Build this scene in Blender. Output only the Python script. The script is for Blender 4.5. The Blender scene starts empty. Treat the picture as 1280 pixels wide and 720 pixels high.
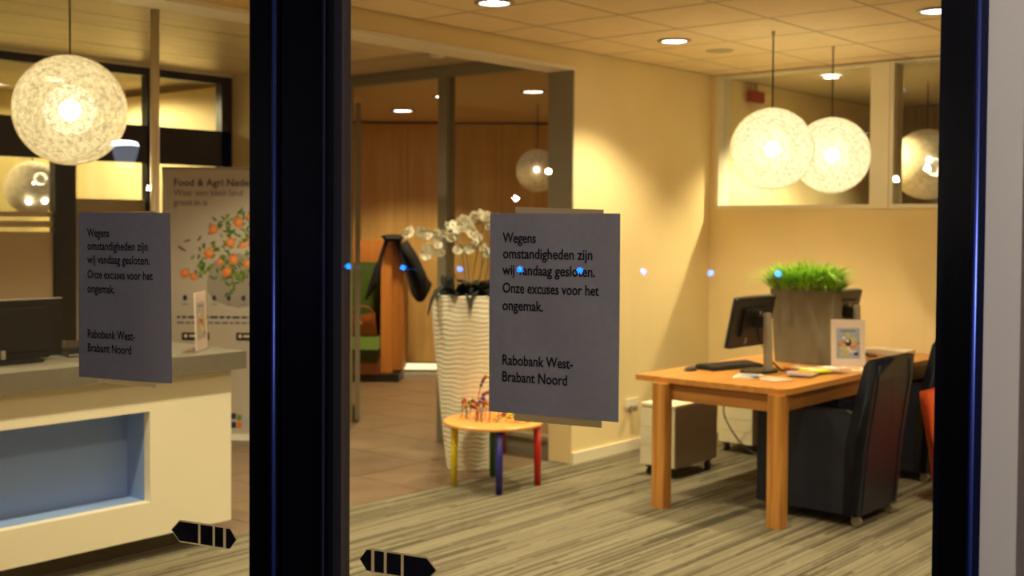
import bpy, bmesh, math, random
from math import sin, cos, pi, radians as R, tan, atan2, sqrt
from mathutils import Vector, Matrix

# ------------------------------------------------------------------ camera
S = bpy.context.scene
COL = S.collection
cam_d = bpy.data.cameras.new('camera'); cam = bpy.data.objects.new('camera', cam_d); COL.objects.link(cam)
cam_d.sensor_width = 36; cam_d.lens = 36*1472/1280; cam_d.clip_start = .05; cam_d.clip_end = 200
YAW, PITCH, ROLL = R(40.6), R(1.6), R(.385)
cam_d.shift_y = -37.8/1280
cam.matrix_world = (Matrix.Translation((0, 0, 1.63)) @ Matrix.Rotation(YAW, 4, 'Z')
                    @ Matrix.Rotation(pi/2-PITCH, 4, 'X') @ Matrix.Rotation(ROLL, 4, 'Z'))
cam_d.dof.use_dof = True; cam_d.dof.focus_distance = 1.95; cam_d.dof.aperture_fstop = 7.0
S.camera = cam
# ------------------------------------------------------------------ night sky, exposure
w = bpy.data.worlds.new('night'); S.world = w; w.use_nodes = True
w.node_tree.nodes['Background'].inputs[0].default_value = (.014, .012, .022, 1)
w.node_tree.nodes['Background'].inputs[1].default_value = 1.0
S.view_settings.view_transform = 'Standard'; S.view_settings.look = 'None'
S.view_settings.exposure = 0.22; S.view_settings.gamma = 1; S.view_settings.use_curve_mapping = False
S.cycles.max_bounces = 8; S.cycles.transparent_max_bounces = 24; S.cycles.sample_clamp_indirect = 40
S.cycles.caustics_reflective = False; S.cycles.caustics_refractive = False

WARM = (1.0, .85, .50)
def light(name, kind, loc, energy, color=WARM, size=.1, rot=None, spot=None, blend=.5, parent=None):
    d = bpy.data.lights.new(name, kind); d.energy = energy; d.color = color
    if kind == 'AREA': d.size = size
    else: d.shadow_soft_size = size
    if kind == 'SPOT': d.spot_size = R(spot); d.spot_blend = blend
    o = bpy.data.objects.new(name, d); COL.objects.link(o); o.location = loc
    if rot: o.rotation_euler = rot
    if parent: o.parent = parent
    return o
# added fill light on the outside of the doors, from behind the camera
light('door_fill_light', 'AREA', (2.2, -5.5, 4.6), 24, (1.0, .88, .98), 1.6,
      (R(68), 0, R(22)))

# ------------------------------------------------------------------ helpers
def tag(o, label=None, cat=None, group=None, kind=None):
    if label: o['label'] = label
    if cat: o['category'] = cat
    if group: o['group'] = group
    if kind: o['kind'] = kind
    return o
def thing(name, label, cat, loc=(0, 0, 0), rz=0, group=None):
    o = bpy.data.objects.new(name, None); COL.objects.link(o); o.empty_display_size = .1
    o.location = loc; o.rotation_euler = (0, 0, rz)
    return tag(o, label, cat, group)
def mk(name, bm, mat, parent=None, smooth=False, bevel=0, seg=1, kind=None, loc=None):
    if bevel:
        bmesh.ops.bevel(bm, geom=[e for e in bm.edges if len(e.link_faces) == 2 and e.calc_face_angle(0) > .5],
                        offset=bevel, segments=seg, profile=.6, affect='EDGES', clamp_overlap=True)
    bmesh.ops.recalc_face_normals(bm, faces=bm.faces)
    me = bpy.data.meshes.new(name); bm.to_mesh(me); bm.free()
    for m in (mat if isinstance(mat, (list, tuple)) else [mat]): me.materials.append(m)
    if smooth:
        for p in me.polygons: p.use_smooth = True
    o = bpy.data.objects.new(name, me); COL.objects.link(o)
    if smooth and bevel:
        wn_ = o.modifiers.new('even_shading', 'WEIGHTED_NORMAL'); wn_.weight = 100
    if parent: o.parent = parent
    if loc: o.location = loc
    if kind: o['kind'] = kind
    return o
def inst(src, parent, loc=(0, 0, 0), rz=0, name=None, mat=None):
    o = src.copy(); COL.objects.link(o); o.parent = parent; o.location = loc; o.rotation_euler = (0, 0, rz)
    return o
def copy_tree(o, parent=None):
    c = o.copy(); COL.objects.link(c)
    if parent: c.parent = parent
    for ch in [x for x in bpy.data.objects if x.parent == o]: copy_tree(ch, c)
    return c
def B(*boxes, bm=None):
    """boxes given as x0,x1,y0,y1,z0,z1"""
    bm = bm or bmesh.new()
    for x0, x1, y0, y1, z0, z1 in boxes:
        v = [bm.verts.new(p) for p in ((x0,y0,z0),(x1,y0,z0),(x1,y1,z0),(x0,y1,z0),(x0,y0,z1),(x1,y0,z1),(x1,y1,z1),(x0,y1,z1))]
        for f in ((3,2,1,0),(4,5,6,7),(0,1,5,4),(1,2,6,5),(2,3,7,6),(3,0,4,7)): bm.faces.new([v[i] for i in f])
    return bm
def hexa(bm, b, t):
    """solid between two loops of equal length"""
    vb = [bm.verts.new(p) for p in b]; vt = [bm.verts.new(p) for p in t]; n = len(b)
    bm.faces.new(vb[::-1]); bm.faces.new(vt)
    for i in range(n): bm.faces.new([vb[i], vb[(i+1) % n], vt[(i+1) % n], vt[i]])
    return bm
def prism(pts, d0, d1, axis='y', bm=None):
    """2-D outline (a,b) swept along an axis: 'y': a=x b=z; 'z': a=x b=y; 'x': a=y b=z"""
    bm = bm or bmesh.new()
    f = {'y': lambda a, b, d: (a, d, b), 'z': lambda a, b, d: (a, b, d), 'x': lambda a, b, d: (d, a, b)}[axis]
    return hexa(bm, [f(a, b, d0) for a, b in pts], [f(a, b, d1) for a, b in pts])
def lathe(prof, n=24, bm=None, c=(0, 0, 0)):
    bm = bm or bmesh.new(); rings = []
    for r, z in prof:
        if r < 1e-5: rings.append([bm.verts.new((c[0], c[1], c[2]+z))])
        else: rings.append([bm.verts.new((c[0]+r*cos(2*pi*i/n), c[1]+r*sin(2*pi*i/n), c[2]+z)) for i in range(n)])
    for a, b in zip(rings, rings[1:]):
        for i in range(n):
            j = (i+1) % n
            if len(a) == 1 and len(b) == 1: continue
            if len(a) == 1: bm.faces.new([a[0], b[j], b[i]])
            elif len(b) == 1: bm.faces.new([a[i], a[j], b[0]])
            else: bm.faces.new([a[i], a[j], b[j], b[i]])
    return bm
def tube(pts, r, n=6, bm=None, cap=True):
    bm = bm or bmesh.new(); pts = [Vector(p) for p in pts]; rings = []
    for i, p in enumerate(pts):
        t = (pts[min(i+1, len(pts)-1)]-pts[max(i-1, 0)]).normalized()
        up = Vector((0, 0, 1)) if abs(t.z) < .9 else Vector((1, 0, 0))
        a = t.cross(up).normalized(); b = t.cross(a)
        rr = r[i] if isinstance(r, (list, tuple)) else r
        rings.append([bm.verts.new(p+a*cos(2*pi*k/n)*rr+b*sin(2*pi*k/n)*rr) for k in range(n)])
    for a, b in zip(rings, rings[1:]):
        for k in range(n): bm.faces.new([a[k], a[(k+1) % n], b[(k+1) % n], b[k]])
    if cap: bm.faces.new(rings[0][::-1]); bm.faces.new(rings[-1])
    return bm
def ball(c, r, bm=None, u=10, v=7, sq=(1, 1, 1)):
    bm = bm or bmesh.new()
    bmesh.ops.create_uvsphere(bm, u_segments=u, v_segments=v, radius=r,
        matrix=Matrix.Translation(c) @ Matrix.Diagonal((*sq, 1)))
    return bm
def rbox(x0, x1, y0, y1, r, n=4):
    pts = []
    for cx, cy, a in ((x1-r, y0+r, -90), (x1-r, y1-r, 0), (x0+r, y1-r, 90), (x0+r, y0+r, 180)):
        for k in range(n+1):
            t = R(a+90*k/n); pts.append((cx+r*cos(t), cy+r*sin(t)))
    return pts
def text(name, body, size, mat, parent, loc, rot, sx=1, bold=0, width=None, depth=.0002):
    cu = bpy.data.curves.new(name, 'FONT'); cu.body = body; cu.size = size; cu.extrude = depth; cu.offset = bold
    cu.resolution_u = 3
    tmp = bpy.data.objects.new(name, cu); COL.objects.link(tmp)
    dg = bpy.context.evaluated_depsgraph_get(); me = bpy.data.meshes.new_from_object(tmp.evaluated_get(dg))
    bpy.data.objects.remove(tmp)
    if width:
        sx = width/max(1e-6, max(v.co.x for v in me.vertices)-min(v.co.x for v in me.vertices))
    for v in me.vertices: v.co.x *= sx
    me.materials.clear(); me.materials.append(mat)
    o = bpy.data.objects.new(name, me); COL.objects.link(o); o.parent = parent; o.location = loc; o.rotation_euler = rot
    return o

# ------------------------------------------------------------------ materials
def nodes(name):
    m = bpy.data.materials.new(name); m.use_nodes = True
    return m, m.node_tree.nodes, m.node_tree.links, m.node_tree.nodes['Principled BSDF']
def mat(name, col, rough=.6, metal=0, noise=0, scale=20, bump=0, bscale=None, stretch=(1, 1, 1), spec=.5, emit=None, estr=1, coat=0):
    m, N, L, P = nodes(name)
    P.inputs['Base Color'].default_value = (*col, 1); P.inputs['Roughness'].default_value = rough
    P.inputs['Metallic'].default_value = metal; P.inputs['Specular IOR Level'].default_value = spec
    P.inputs['Coat Weight'].default_value = coat
    if emit: P.inputs['Emission Color'].default_value = (*emit, 1); P.inputs['Emission Strength'].default_value = estr
    if noise or bump:
        tc = N.new('ShaderNodeTexCoord'); mp = N.new('ShaderNodeMapping'); L.new(tc.outputs['Object'], mp.inputs[0])
        mp.inputs['Scale'].default_value = stretch
        nz = N.new('ShaderNodeTexNoise'); nz.inputs['Scale'].default_value = scale; nz.inputs['Detail'].default_value = 5
        L.new(mp.outputs[0], nz.inputs['Vector'])
        if noise:
            mx = N.new('ShaderNodeMix'); mx.data_type = 'RGBA'
            mx.inputs[6].default_value = (*[c*(1-noise) for c in col], 1); mx.inputs[7].default_value = (*[min(1, c*(1+noise)) for c in col], 1)
            rp = N.new('ShaderNodeMapRange'); rp.inputs[1].default_value = .3; rp.inputs[2].default_value = .7
            L.new(nz.outputs[0], rp.inputs[0]); L.new(rp.outputs[0], mx.inputs[0]); L.new(mx.outputs[2], P.inputs['Base Color'])
        if bump:
            bp = N.new('ShaderNodeBump'); bp.inputs['Strength'].default_value = bump; bp.inputs['Distance'].default_value = .01
            n2 = nz
            if bscale:
                n2 = N.new('ShaderNodeTexNoise'); n2.inputs['Scale'].default_value = bscale; L.new(mp.outputs[0], n2.inputs['Vector'])
            L.new(n2.outputs[0], bp.inputs['Height']); L.new(bp.outputs[0], P.inputs['Normal'])
    return m
def emis(name, col, s):
    m = bpy.data.materials.new(name); m.use_nodes = True; N = m.node_tree.nodes; L = m.node_tree.links; N.clear()
    e = N.new('ShaderNodeEmission'); e.inputs[0].default_value = (*col, 1); e.inputs[1].default_value = s
    o = N.new('ShaderNodeOutputMaterial'); L.new(e.outputs[0], o.inputs[0]); return m
def wood(name, c1, c2, axis, freq=18, rough=.45, bump=.05):
    m, N, L, P = nodes(name)
    tc = N.new('ShaderNodeTexCoord'); mp = N.new('ShaderNodeMapping'); L.new(tc.outputs['Object'], mp.inputs[0])
    s = [freq, freq, freq]; s['xyz'.index(axis)] = freq*.06; mp.inputs['Scale'].default_value = s
    n1 = N.new('ShaderNodeTexNoise'); n1.inputs['Scale'].default_value = 1.6; n1.inputs['Detail'].default_value = 6; n1.inputs['Distortion'].default_value = .6
    L.new(mp.outputs[0], n1.inputs['Vector'])
    cr = N.new('ShaderNodeValToRGB'); L.new(n1.outputs[0], cr.inputs[0])
    cr.color_ramp.elements[0].position = .3; cr.color_ramp.elements[0].color = (*c1, 1)
    cr.color_ramp.elements[1].position = .7; cr.color_ramp.elements[1].color = (*c2, 1)
    L.new(cr.outputs[0], P.inputs['Base Color']); P.inputs['Roughness'].default_value = rough
    bp = N.new('ShaderNodeBump'); bp.inputs['Strength'].default_value = bump; bp.inputs['Distance'].default_value = .004
    L.new(n1.outputs[0], bp.inputs['Height']); L.new(bp.outputs[0], P.inputs['Normal'])
    return m
def carpet_mat():
    m, N, L, P = nodes('striped_carpet')
    tc = N.new('ShaderNodeTexCoord'); sp = N.new('ShaderNodeSeparateXYZ'); L.new(tc.outputs['Object'], sp.inputs[0])
    def math_(op, a, b=None):
        n = N.new('ShaderNodeMath'); n.operation = op
        for i, q in enumerate((a, b)):
            if q is None: continue
            if isinstance(q, (int, float)): n.inputs[i].default_value = q
            else: L.new(q, n.inputs[i])
        return n.outputs[0]
    def rnd(a, b):
        cb = N.new('ShaderNodeCombineXYZ'); L.new(a, cb.inputs[0]); L.new(b, cb.inputs[1])
        wn = N.new('ShaderNodeTexWhiteNoise'); wn.noise_dimensions = '2D'; L.new(cb.outputs[0], wn.inputs['Vector']); return wn.outputs['Value']
    def layer(wid, length, seed):
        ix = math_('FLOOR', math_('DIVIDE', sp.outputs[0], wid))
        off = rnd(math_('ADD', ix, seed), math_('ADD', math_('MULTIPLY', ix, 0), seed))
        iy = math_('FLOOR', math_('ADD', math_('DIVIDE', sp.outputs[1], length), math_('MULTIPLY', off, 9.7)))
        return rnd(ix, iy)
    a = layer(.010, 1.0, 3.0); b = layer(.024, 1.6, 11.0)
    s = math_('ADD', math_('MULTIPLY', a, .55), math_('MULTIPLY', b, .45))
    cr = N.new('ShaderNodeValToRGB'); L.new(s, cr.inputs[0]); e = cr.color_ramp.elements
    e[0].position = .18; e[0].color = (.085, .074, .052, 1); e[1].position = .85; e[1].color = (.275, .245, .175, 1)
    k = e.new(.36); k.color = (.155, .13, .09, 1); k = e.new(.50); k.color = (.23, .20, .14, 1)
    nz = N.new('ShaderNodeTexNoise'); nz.inputs['Scale'].default_value = 260; L.new(tc.outputs['Object'], nz.inputs['Vector'])
    mx = N.new('ShaderNodeMix'); mx.data_type = 'RGBA'; mx.blend_type = 'MULTIPLY'; mx.inputs[0].default_value = .35
    L.new(cr.outputs[0], mx.inputs[6]); L.new(nz.outputs[0], mx.inputs[7]); L.new(mx.outputs[2], P.inputs['Base Color'])
    P.inputs['Roughness'].default_value = .95; P.inputs['Specular IOR Level'].default_value = .1
    bp = N.new('ShaderNodeBump'); bp.inputs['Strength'].default_value = .35; bp.inputs['Distance'].default_value = .004
    L.new(s, bp.inputs['Height']); L.new(bp.outputs[0], P.inputs['Normal'])
    return m
def glass_mat(name, tint=(1, 1, 1), refl=1.0, ior=1.5):
    m = bpy.data.materials.new(name); m.use_nodes = True; N = m.node_tree.nodes; L = m.node_tree.links; N.clear()
    t = N.new('ShaderNodeBsdfTransparent'); t.inputs[0].default_value = (*tint, 1)
    g = N.new('ShaderNodeBsdfGlossy'); g.inputs['Roughness'].default_value = 0.0
    # Schlick reflectance from the angle to the surface, the same from both sides of the pane
    ge = N.new('ShaderNodeNewGeometry'); dt = N.new('ShaderNodeVectorMath'); dt.operation = 'DOT_PRODUCT'
    L.new(ge.outputs['Normal'], dt.inputs[0]); L.new(ge.outputs['Incoming'], dt.inputs[1])
    def mth(op, a, b=None):
        n = N.new('ShaderNodeMath'); n.operation = op
        for i, q in enumerate((a, b)):
            if q is None: continue
            if isinstance(q, (int, float)): n.inputs[i].default_value = q
            else: L.new(q, n.inputs[i])
        return n.outputs[0]
    r0 = ((ior-1)/(ior+1))**2
    pw = mth('POWER', mth('SUBTRACT', 1.0, mth('ABSOLUTE', dt.outputs['Value'])), 5.0)
    mu = N.new('ShaderNodeMath'); mu.operation = 'MULTIPLY_ADD'; mu.use_clamp = True
    mu.inputs[1].default_value = (1-r0)*refl; mu.inputs[2].default_value = r0*refl; L.new(pw, mu.inputs[0])
    x = N.new('ShaderNodeMixShader'); L.new(mu.outputs[0], x.inputs[0]); L.new(t.outputs[0], x.inputs[1]); L.new(g.outputs[0], x.inputs[2])
    o = N.new('ShaderNodeOutputMaterial'); L.new(x.outputs[0], o.inputs[0]); return m
def globe_mat(name, col, lo, hi):
    m = bpy.data.materials.new(name); m.use_nodes = True; N = m.node_tree.nodes; L = m.node_tree.links; N.clear()
    tc = N.new('ShaderNodeTexCoord')
    nz = N.new('ShaderNodeTexNoise'); nz.inputs['Scale'].default_value = 40; nz.inputs['Detail'].default_value = 4; nz.inputs['Roughness'].default_value = .7
    L.new(tc.outputs['Object'], nz.inputs['Vector'])
    vo = N.new('ShaderNodeTexNoise'); vo.inputs['Scale'].default_value = 85; vo.inputs['Distortion'].default_value = 2
    L.new(tc.outputs['Object'], vo.inputs['Vector'])
    ad = N.new('ShaderNodeMath'); ad.operation = 'ADD'; L.new(nz.outputs[0], ad.inputs[0]); L.new(vo.outputs[0], ad.inputs[1])
    mr = N.new('ShaderNodeMapRange'); mr.inputs[1].default_value = .84; mr.inputs[2].default_value = 1.16; mr.inputs[3].default_value = lo; mr.inputs[4].default_value = hi
    L.new(ad.outputs[0], mr.inputs[0])
    e = N.new('ShaderNodeEmission'); e.inputs[0].default_value = (*col, 1); L.new(mr.outputs[0], e.inputs[1])
    # light leaks out between the threads
    mr2 = N.new('ShaderNodeMapRange'); mr2.inputs[1].default_value = .8; mr2.inputs[2].default_value = 1.2; mr2.inputs[3].default_value = .12; mr2.inputs[4].default_value = .62
    L.new(ad.outputs[0], mr2.inputs[0])
    tr = N.new('ShaderNodeBsdfTransparent')
    a2 = N.new('ShaderNodeMixShader'); L.new(mr2.outputs[0], a2.inputs[0]); L.new(e.outputs[0], a2.inputs[1]); L.new(tr.outputs[0], a2.inputs[2])
    o = N.new('ShaderNodeOutputMaterial'); L.new(a2.outputs[0], o.inputs[0]); return m

M = {}
M['wall'] = mat('cream_wall_paint', (.84, .69, .39), .85, noise=.03, scale=3, bump=.02, bscale=180)
M['wall_far'] = mat('cream_wall_paint_back', (.84, .68, .38), .85, noise=.03, scale=3, bump=.02, bscale=180)
M['white'] = mat('white_paint', (.82, .76, .62), .5)
M['tile'] = mat('ceiling_tile_mineral', (.86, .69, .44), .9, noise=.04, scale=6, bump=.05, bscale=240)
M['grid'] = mat('ceiling_grid_metal', (.46, .38, .27), .6)
M['metal_ceiling'] = mat('satin_metal_ceiling', (.78, .68, .45), .38, .3, noise=.12, scale=2.2, stretch=(4, .5, 1))
M['plain_ceiling'] = mat('ceiling_paint', (.52, .44, .28), .9)
M['carpet'] = carpet_mat()
M['floor_tile'] = mat('brown_floor_tile', (.19, .125, .08), .42, noise=.16, scale=3.5, bump=.04, bscale=60)
M['grout'] = mat('floor_grout', (.12, .085, .06), .8)
M['grey_frame'] = mat('grey_partition_frame', (.27, .25, .19), .5)
M['dark_frame'] = mat('black_window_frame', (.022, .019, .017), .4)
M['door_frame'] = mat('midnight_blue_aluminium', (.002, .0025, .006), .25, .0, spec=.35)
M['door_frame2'] = mat('dark_grey_gasket', (.045, .043, .06), .4)
M['glass'] = glass_mat('door_glass', (.97, .97, .96), 1.0, 1.5)
M['glass_in'] = glass_mat('interior_glass', (.96, .96, .92), 1.0, 1.5)
M['frost'] = mat('frosted_film', (.62, .50, .33), .6)
M['veneer'] = wood('wood_veneer_wall', (.55, .34, .12), (.68, .45, .18), 'z', 9, .5)
M['oak'] = wood('oak_table', (.30, .11, .018), (.66, .31, .07), 'z', 16, .42)
M['oak_top'] = wood('oak_table_top', (.46, .18, .035), (.64, .29, .065), 'y', 16, .32)
M['booth_wood'] = wood('booth_wood', (.52, .19, .04), (.66, .27, .07), 'z', 12, .45)
M['beech'] = wood('beech_tabletop', (.80, .36, .08), (.90, .45, .13), 'x', 14, .35)
M['green'] = mat('green_upholstery', (.075, .13, .018), .9, noise=.1, scale=60)
M['leather'] = mat('navy_leather', (.012, .016, .034), .42, noise=.15, scale=8, bump=.12, bscale=160, spec=.35)
M['orange'] = mat('orange_leather', (.72, .10, .025), .45, bump=.08, bscale=160)
M['red'] = mat('red_plastic', (.50, .02, .012), .4)
M['black'] = mat('black_plastic', (.012, .011, .011), .38)
M['black_matt'] = mat('black_fabric', (.010, .010, .012), .95, noise=.3, scale=14)
M['silver'] = mat('silver_plastic', (.36, .33, .30), .35, .5)
M['brass'] = mat('brushed_steel_pole', (.85, .75, .55), .3, .6)
M['concrete'] = mat('grey_fibre_cement', (.20, .19, .145), .8, noise=.18, scale=5, bump=.1, bscale=50, stretch=(1, 1, .3))
M['pot'] = mat('white_ribbed_ceramic', (.84, .81, .70), .5)
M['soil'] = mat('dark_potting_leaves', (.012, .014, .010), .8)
M['leaf'] = mat('orchid_leaf', (.010, .014, .008), .5)
M['stem'] = mat('orchid_stem', (.16, .14, .05), .6)
M['petal'] = mat('white_orchid_petal', (.86, .84, .74), .6)
M['lip'] = mat('yellow_orchid_centre', (.75, .55, .08), .6)
M['grass'] = mat('fresh_green_grass', (.36, .62, .05), .6, noise=.35, scale=30)
M['grass2'] = mat('dark_green_grass', (.12, .32, .02), .6)
M['desk'] = mat('cream_desk_panel', (.86, .80, .64), .45)
M['slab'] = mat('taupe_worktop', (.165, .145, .115), .5, noise=.06, scale=30)
M['recess'] = mat('blue_grey_recess', (.25, .37, .68), .55)
M['plinth'] = mat('dark_plinth', (.10, .075, .055), .6)
M['cab_white'] = mat('cabinet_cream', (.78, .72, .54), .5)
M['cab_grey'] = mat('cabinet_grey_side', (.46, .42, .37), .55)
M['paper'] = mat('notice_paper', (.60, .585, .60), .9, noise=.05, scale=90)
M['paper_warm'] = mat('inner_sheet', (.85, .78, .60), .8)
def thin_paper():
    m, N, L, P = nodes('thin_cream_paper')
    d = N.new('ShaderNodeBsdfDiffuse'); d.inputs[0].default_value = (.8, .74, .6, 1); t = N.new('ShaderNodeBsdfTranslucent'); t.inputs[0].default_value = (.85, .78, .6, 1)
    x = N.new('ShaderNodeMixShader'); x.inputs[0].default_value = .55; L.new(d.outputs[0], x.inputs[1]); L.new(t.outputs[0], x.inputs[2])
    L.new(x.outputs[0], N['Material Output'].inputs[0]); return m
M['thin_paper'] = thin_paper()
M['ink'] = mat('black_ink', (.012, .012, .016), .8)
M['sticker'] = mat('dark_navy_film', (.008, .009, .016), .35)
M['sticker_edge'] = mat('pale_film_edge', (.42, .42, .44), .6)
M['banner'] = mat('banner_print', (.56, .52, .47), .7)
M['banner_grey'] = mat('banner_shadow_print', (.36, .33, .30), .7)
M['navy_ink'] = mat('navy_print', (.03, .03, .09), .7)
M['grey_ink'] = mat('grey_blue_print', (.20, .18, .22), .7)
M['orange_ink'] = mat('orange_print', (.80, .20, .03), .7)
M['peach_ink'] = mat('peach_print', (.85, .38, .14), .7)
M['green_ink'] = mat('green_print', (.08, .17, .02), .7)
M['green_ink2'] = mat('light_green_print', (.20, .30, .05), .7)
M['pink_paper'] = mat('pale_pink_card', (.92, .78, .74), .6)
M['blue_print'] = mat('pale_blue_print', (.42, .50, .66), .6)
M['yellow'] = mat('yellow_paint', (.78, .62, .015), .4)
M['blue'] = mat('blue_paint', (.02, .02, .22), .4)
M['redp'] = mat('red_paint', (.60, .02, .01), .4)
M['greenp'] = mat('green_paint', (.02, .13, .03), .4)
M['purple'] = mat('purple_paint', (.14, .03, .20), .4)
M['lime'] = mat('lime_paper', (.62, .72, .03), .6)
M['bag'] = mat('brown_leather_bag', (.30, .085, .02), .3, noise=.3, scale=12)
M['plaster'] = mat('taupe_plaster', (.82, .62, .42), .9, noise=.06, scale=10, bump=.1, bscale=90)
M['pavement'] = mat('dark_pavement', (.07, .07, .075), .9, noise=.2, scale=9)
M['exit_red'] = mat('dark_red_sign', (.30, .012, .012), .5)
M['can'] = emis('downlight_lamp', (1, .93, .82), 14)
M['can_dim'] = emis('downlight_lamp_dim', (1, .85, .68), 4)
M['bulb'] = emis('lamp_bulb', (1, .90, .65), 12)
M['glow_core'] = globe_mat('centre_glow', (1.0, .86, .52), .8, 2.6)  # glowing ball added inside the globes for a hotter centre
M['dot_glow'] = emis('reflected_dot', (1, .92, .75), 14)  # reflected bright dots, set as glowing balls on the dim globes
M['strip'] = emis('plinth_light', (1, .82, .42), 1.6)
M['blue_led'] = emis('blue_led', (.0, .17, 1.0), 42)
M['lantern'] = emis('lantern_lens', (.80, .88, 1.0), 45)
M['lantern_body'] = mat('lantern_body', (.5, .52, .56), .4, emit=(.5, .56, .72), estr=3)
M['globe'] = globe_mat('woven_globe_lit', (1.0, .84, .44), .70, 2.3)
M['globe_warm'] = globe_mat('woven_globe_warm', (1.0, .76, .35), .50, 1.8)
M['globe_off'] = mat('woven_globe_dim', (.62, .52, .34), .8, noise=.2, scale=30, emit=(1, .75, .4), estr=.06)  # globes standing in for reflections, a faint glow brightens them
M['thread'] = mat('globe_thread', (.75, .62, .38), .8)

# ================================================================== SETTING
HC = 2.815
XL = -4.89          # face of the side wall
YF = 8.11           # face of the far wall
XW = -7.93          # plane of the reception windows
def struct(name, bm, m, parent=None, **k):
    o = mk(name, bm, m, parent, **k)
    if not parent: o['kind'] = 'structure'
    return o
# floors
struct('floor', B((-5.08, 1.2, -.4, YF, -.06, 0)), M['carpet'])
ft = struct('floor_tiled', B((-13, -5.08, -1.2, 14.5, -.08, -.012), (-5.08, 1.2, YF, 14.5, -.08, -.012)), M['grout'])
tile0 = None; T = .6
for i in range(11):
    for j in range(19):
        x1 = -5.083-i*T; y0 = -.3+j*T
        if x1 < -8 and y0 < 5.6: continue
        if y0 > 4.8+(-5.08-x1)*1.35+2.4: continue
        if tile0 is None:
            tile0 = mk('floor_tile', B((-T+.003, -.003, .003, T-.003, -.012, 0)), M['floor_tile'], ft, loc=(x1, y0, 0)); 
        else: inst(tile0, ft, (x1, y0, random.uniform(-.0008, 0)))
# side wall (ends in a pillar), far wall with its interior window
struct('wall_left', B((-5.09, XL, 6.34, 12.4, 0, HC)), M['wall'])
struct('trim_1', B((-5.10, XL+.003, 6.325, 6.34, .80, 2.688)), M['grey_frame'])
struct('wall_header', B((-5.09, XL, .2, 6.34, 2.688, HC)), M['wall'])
struct('trim_2', B((-5.10, XL+.012, .2, 6.34, 2.676, 2.700)), M['white'])
struct('baseboard_left', B((XL, XL+.016, 6.34, YF, 0, .075)), M['white'], bevel=.004)
wx0, wx1, wx2, wz0, wz1 = -4.84, -3.536, -3.423, 1.765, 2.806
struct('wall_back', B((XL, 1.2, YF, YF+.14, 0, wz0), (XL, 1.2, YF, YF+.14, wz1, HC), (XL, wx0, YF, YF+.14, wz0, wz1),
                      (-2.2, 1.2, YF, YF+.14, wz0, wz1)), M['wall_far'])
struct('baseboard_back', B((XL+.016, 1.2, YF-.016, YF, 0, .075)), M['white'], bevel=.004)
fw = .03
for n, (a, b) in enumerate(((wx0, wx1), (wx2, -2.2))):
    wn = tag(bpy.data.objects.new('window_%d' % (n+1), None), kind='structure'); COL.objects.link(wn)
    mk('window_frame', B((a, a+fw, YF-.012, YF+.15, wz0, wz1), (b-fw, b, YF-.012, YF+.15, wz0, wz1),
        (a+fw, b-fw, YF-.012, YF+.15, wz0, wz0+fw), (a+fw, b-fw, YF-.012, YF+.15, wz1-.012, wz1)), M['white'], wn)
    mk('window_pane', B((a+fw, b-fw, YF+.06, YF+.068, wz0+fw, wz1-.012)), M['glass_in'], wn)
struct('trim_3', B((wx1, wx2, YF-.02, YF+.16, wz0, wz1)), M['white'], bevel=.004)
# room behind the far wall
struct('wall_beyond_end', B((XL, 3.0, 11.3, 11.45, 0, HC)), mat('dark_wood_slats', (.16, .11, .05), .7, noise=.35, scale=3, stretch=(14, 1, .4)))
struct('wall_beyond_right', B((3.0, 3.1, YF+.14, 11.3, 0, HC)), M['wall'])
# right-hand wall of the main room and its facade end
struct('wall_right', B((1.2, 1.3, 1.9, YF, 0, HC)), M['wall'])
# ceiling: mineral tiles in a grid
ce = struct('ceiling', B((XL, 3.1, -.4, 11.45, HC+.012, HC+.1), (-13, XL-.2, 5.9, 14.5, HC+.005, HC+.1), (-13, XL-.2, -1.4, 5.9, HC+.012, HC+.1),
                         (XL-.2, XL, -.4, 11.45, HC, HC+.1), (XL-.2, 1.3, 11.45, 14.5, HC+.005, HC+.1)), M['plain_ceiling'])
G0x, G0y = -3.28, 6.05
tl = {}
def tile_obj(x0, x1, y0, y1):
    key = (round(x1-x0, 3), round(y1-y0, 3))
    if key not in tl:
        bm = B((0, x1-x0, 0, y1-y0, 0, .012))
        tl[key] = mk('ceiling_tile', bm, M['tile'], ce, loc=(x0, y0, HC))
        return tl[key]
    return inst(tl[key], ce, (x0, y0, HC+random.uniform(0, .0015)))
xs = [XL+.012]+[G0x+.6*k for k in range(-2, 8)]
ys = [G0y+.6*k for k in range(-9, 4)]+[YF-.012]
for a, b in zip(xs, xs[1:]):
    for c, d in zip(ys, ys[1:]): tile_obj(a+.007, b-.007, c+.007, d-.007)
mk('ceiling_grid', B(*[(x-.006, x+.006, .6, YF-.001, HC-.001, HC+.011) for x in xs[1:]],
                     *[(XL+.001, 1.1, y-.006, y+.006, HC-.001, HC+.011) for y in ys[:-1]]), M['grid'], ce)
# ceiling beyond the partition is lower
struct('ceiling_lowered', B((-13, -5.09, 6.47, 14.5, 2.76, 2.80)), mat('warm_ceiling_paint', (.62, .45, .22), .9))
# satin metal panels over the reception
mp0 = None
for k in range(8):
    x0 = XW+.02+k*.345
    if x0+.34 > -5.1: x1_ = -5.1
    if mp0 is None: mp0 = mk('ceiling_panel', B((0, .335, 0, 6.3, 0, .012)), M['metal_ceiling'], ce, loc=(x0, -.55, HC-.001))
    else: inst(mp0, ce, (x0, -.55, HC-.001+random.uniform(-.001, .001)))

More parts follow.
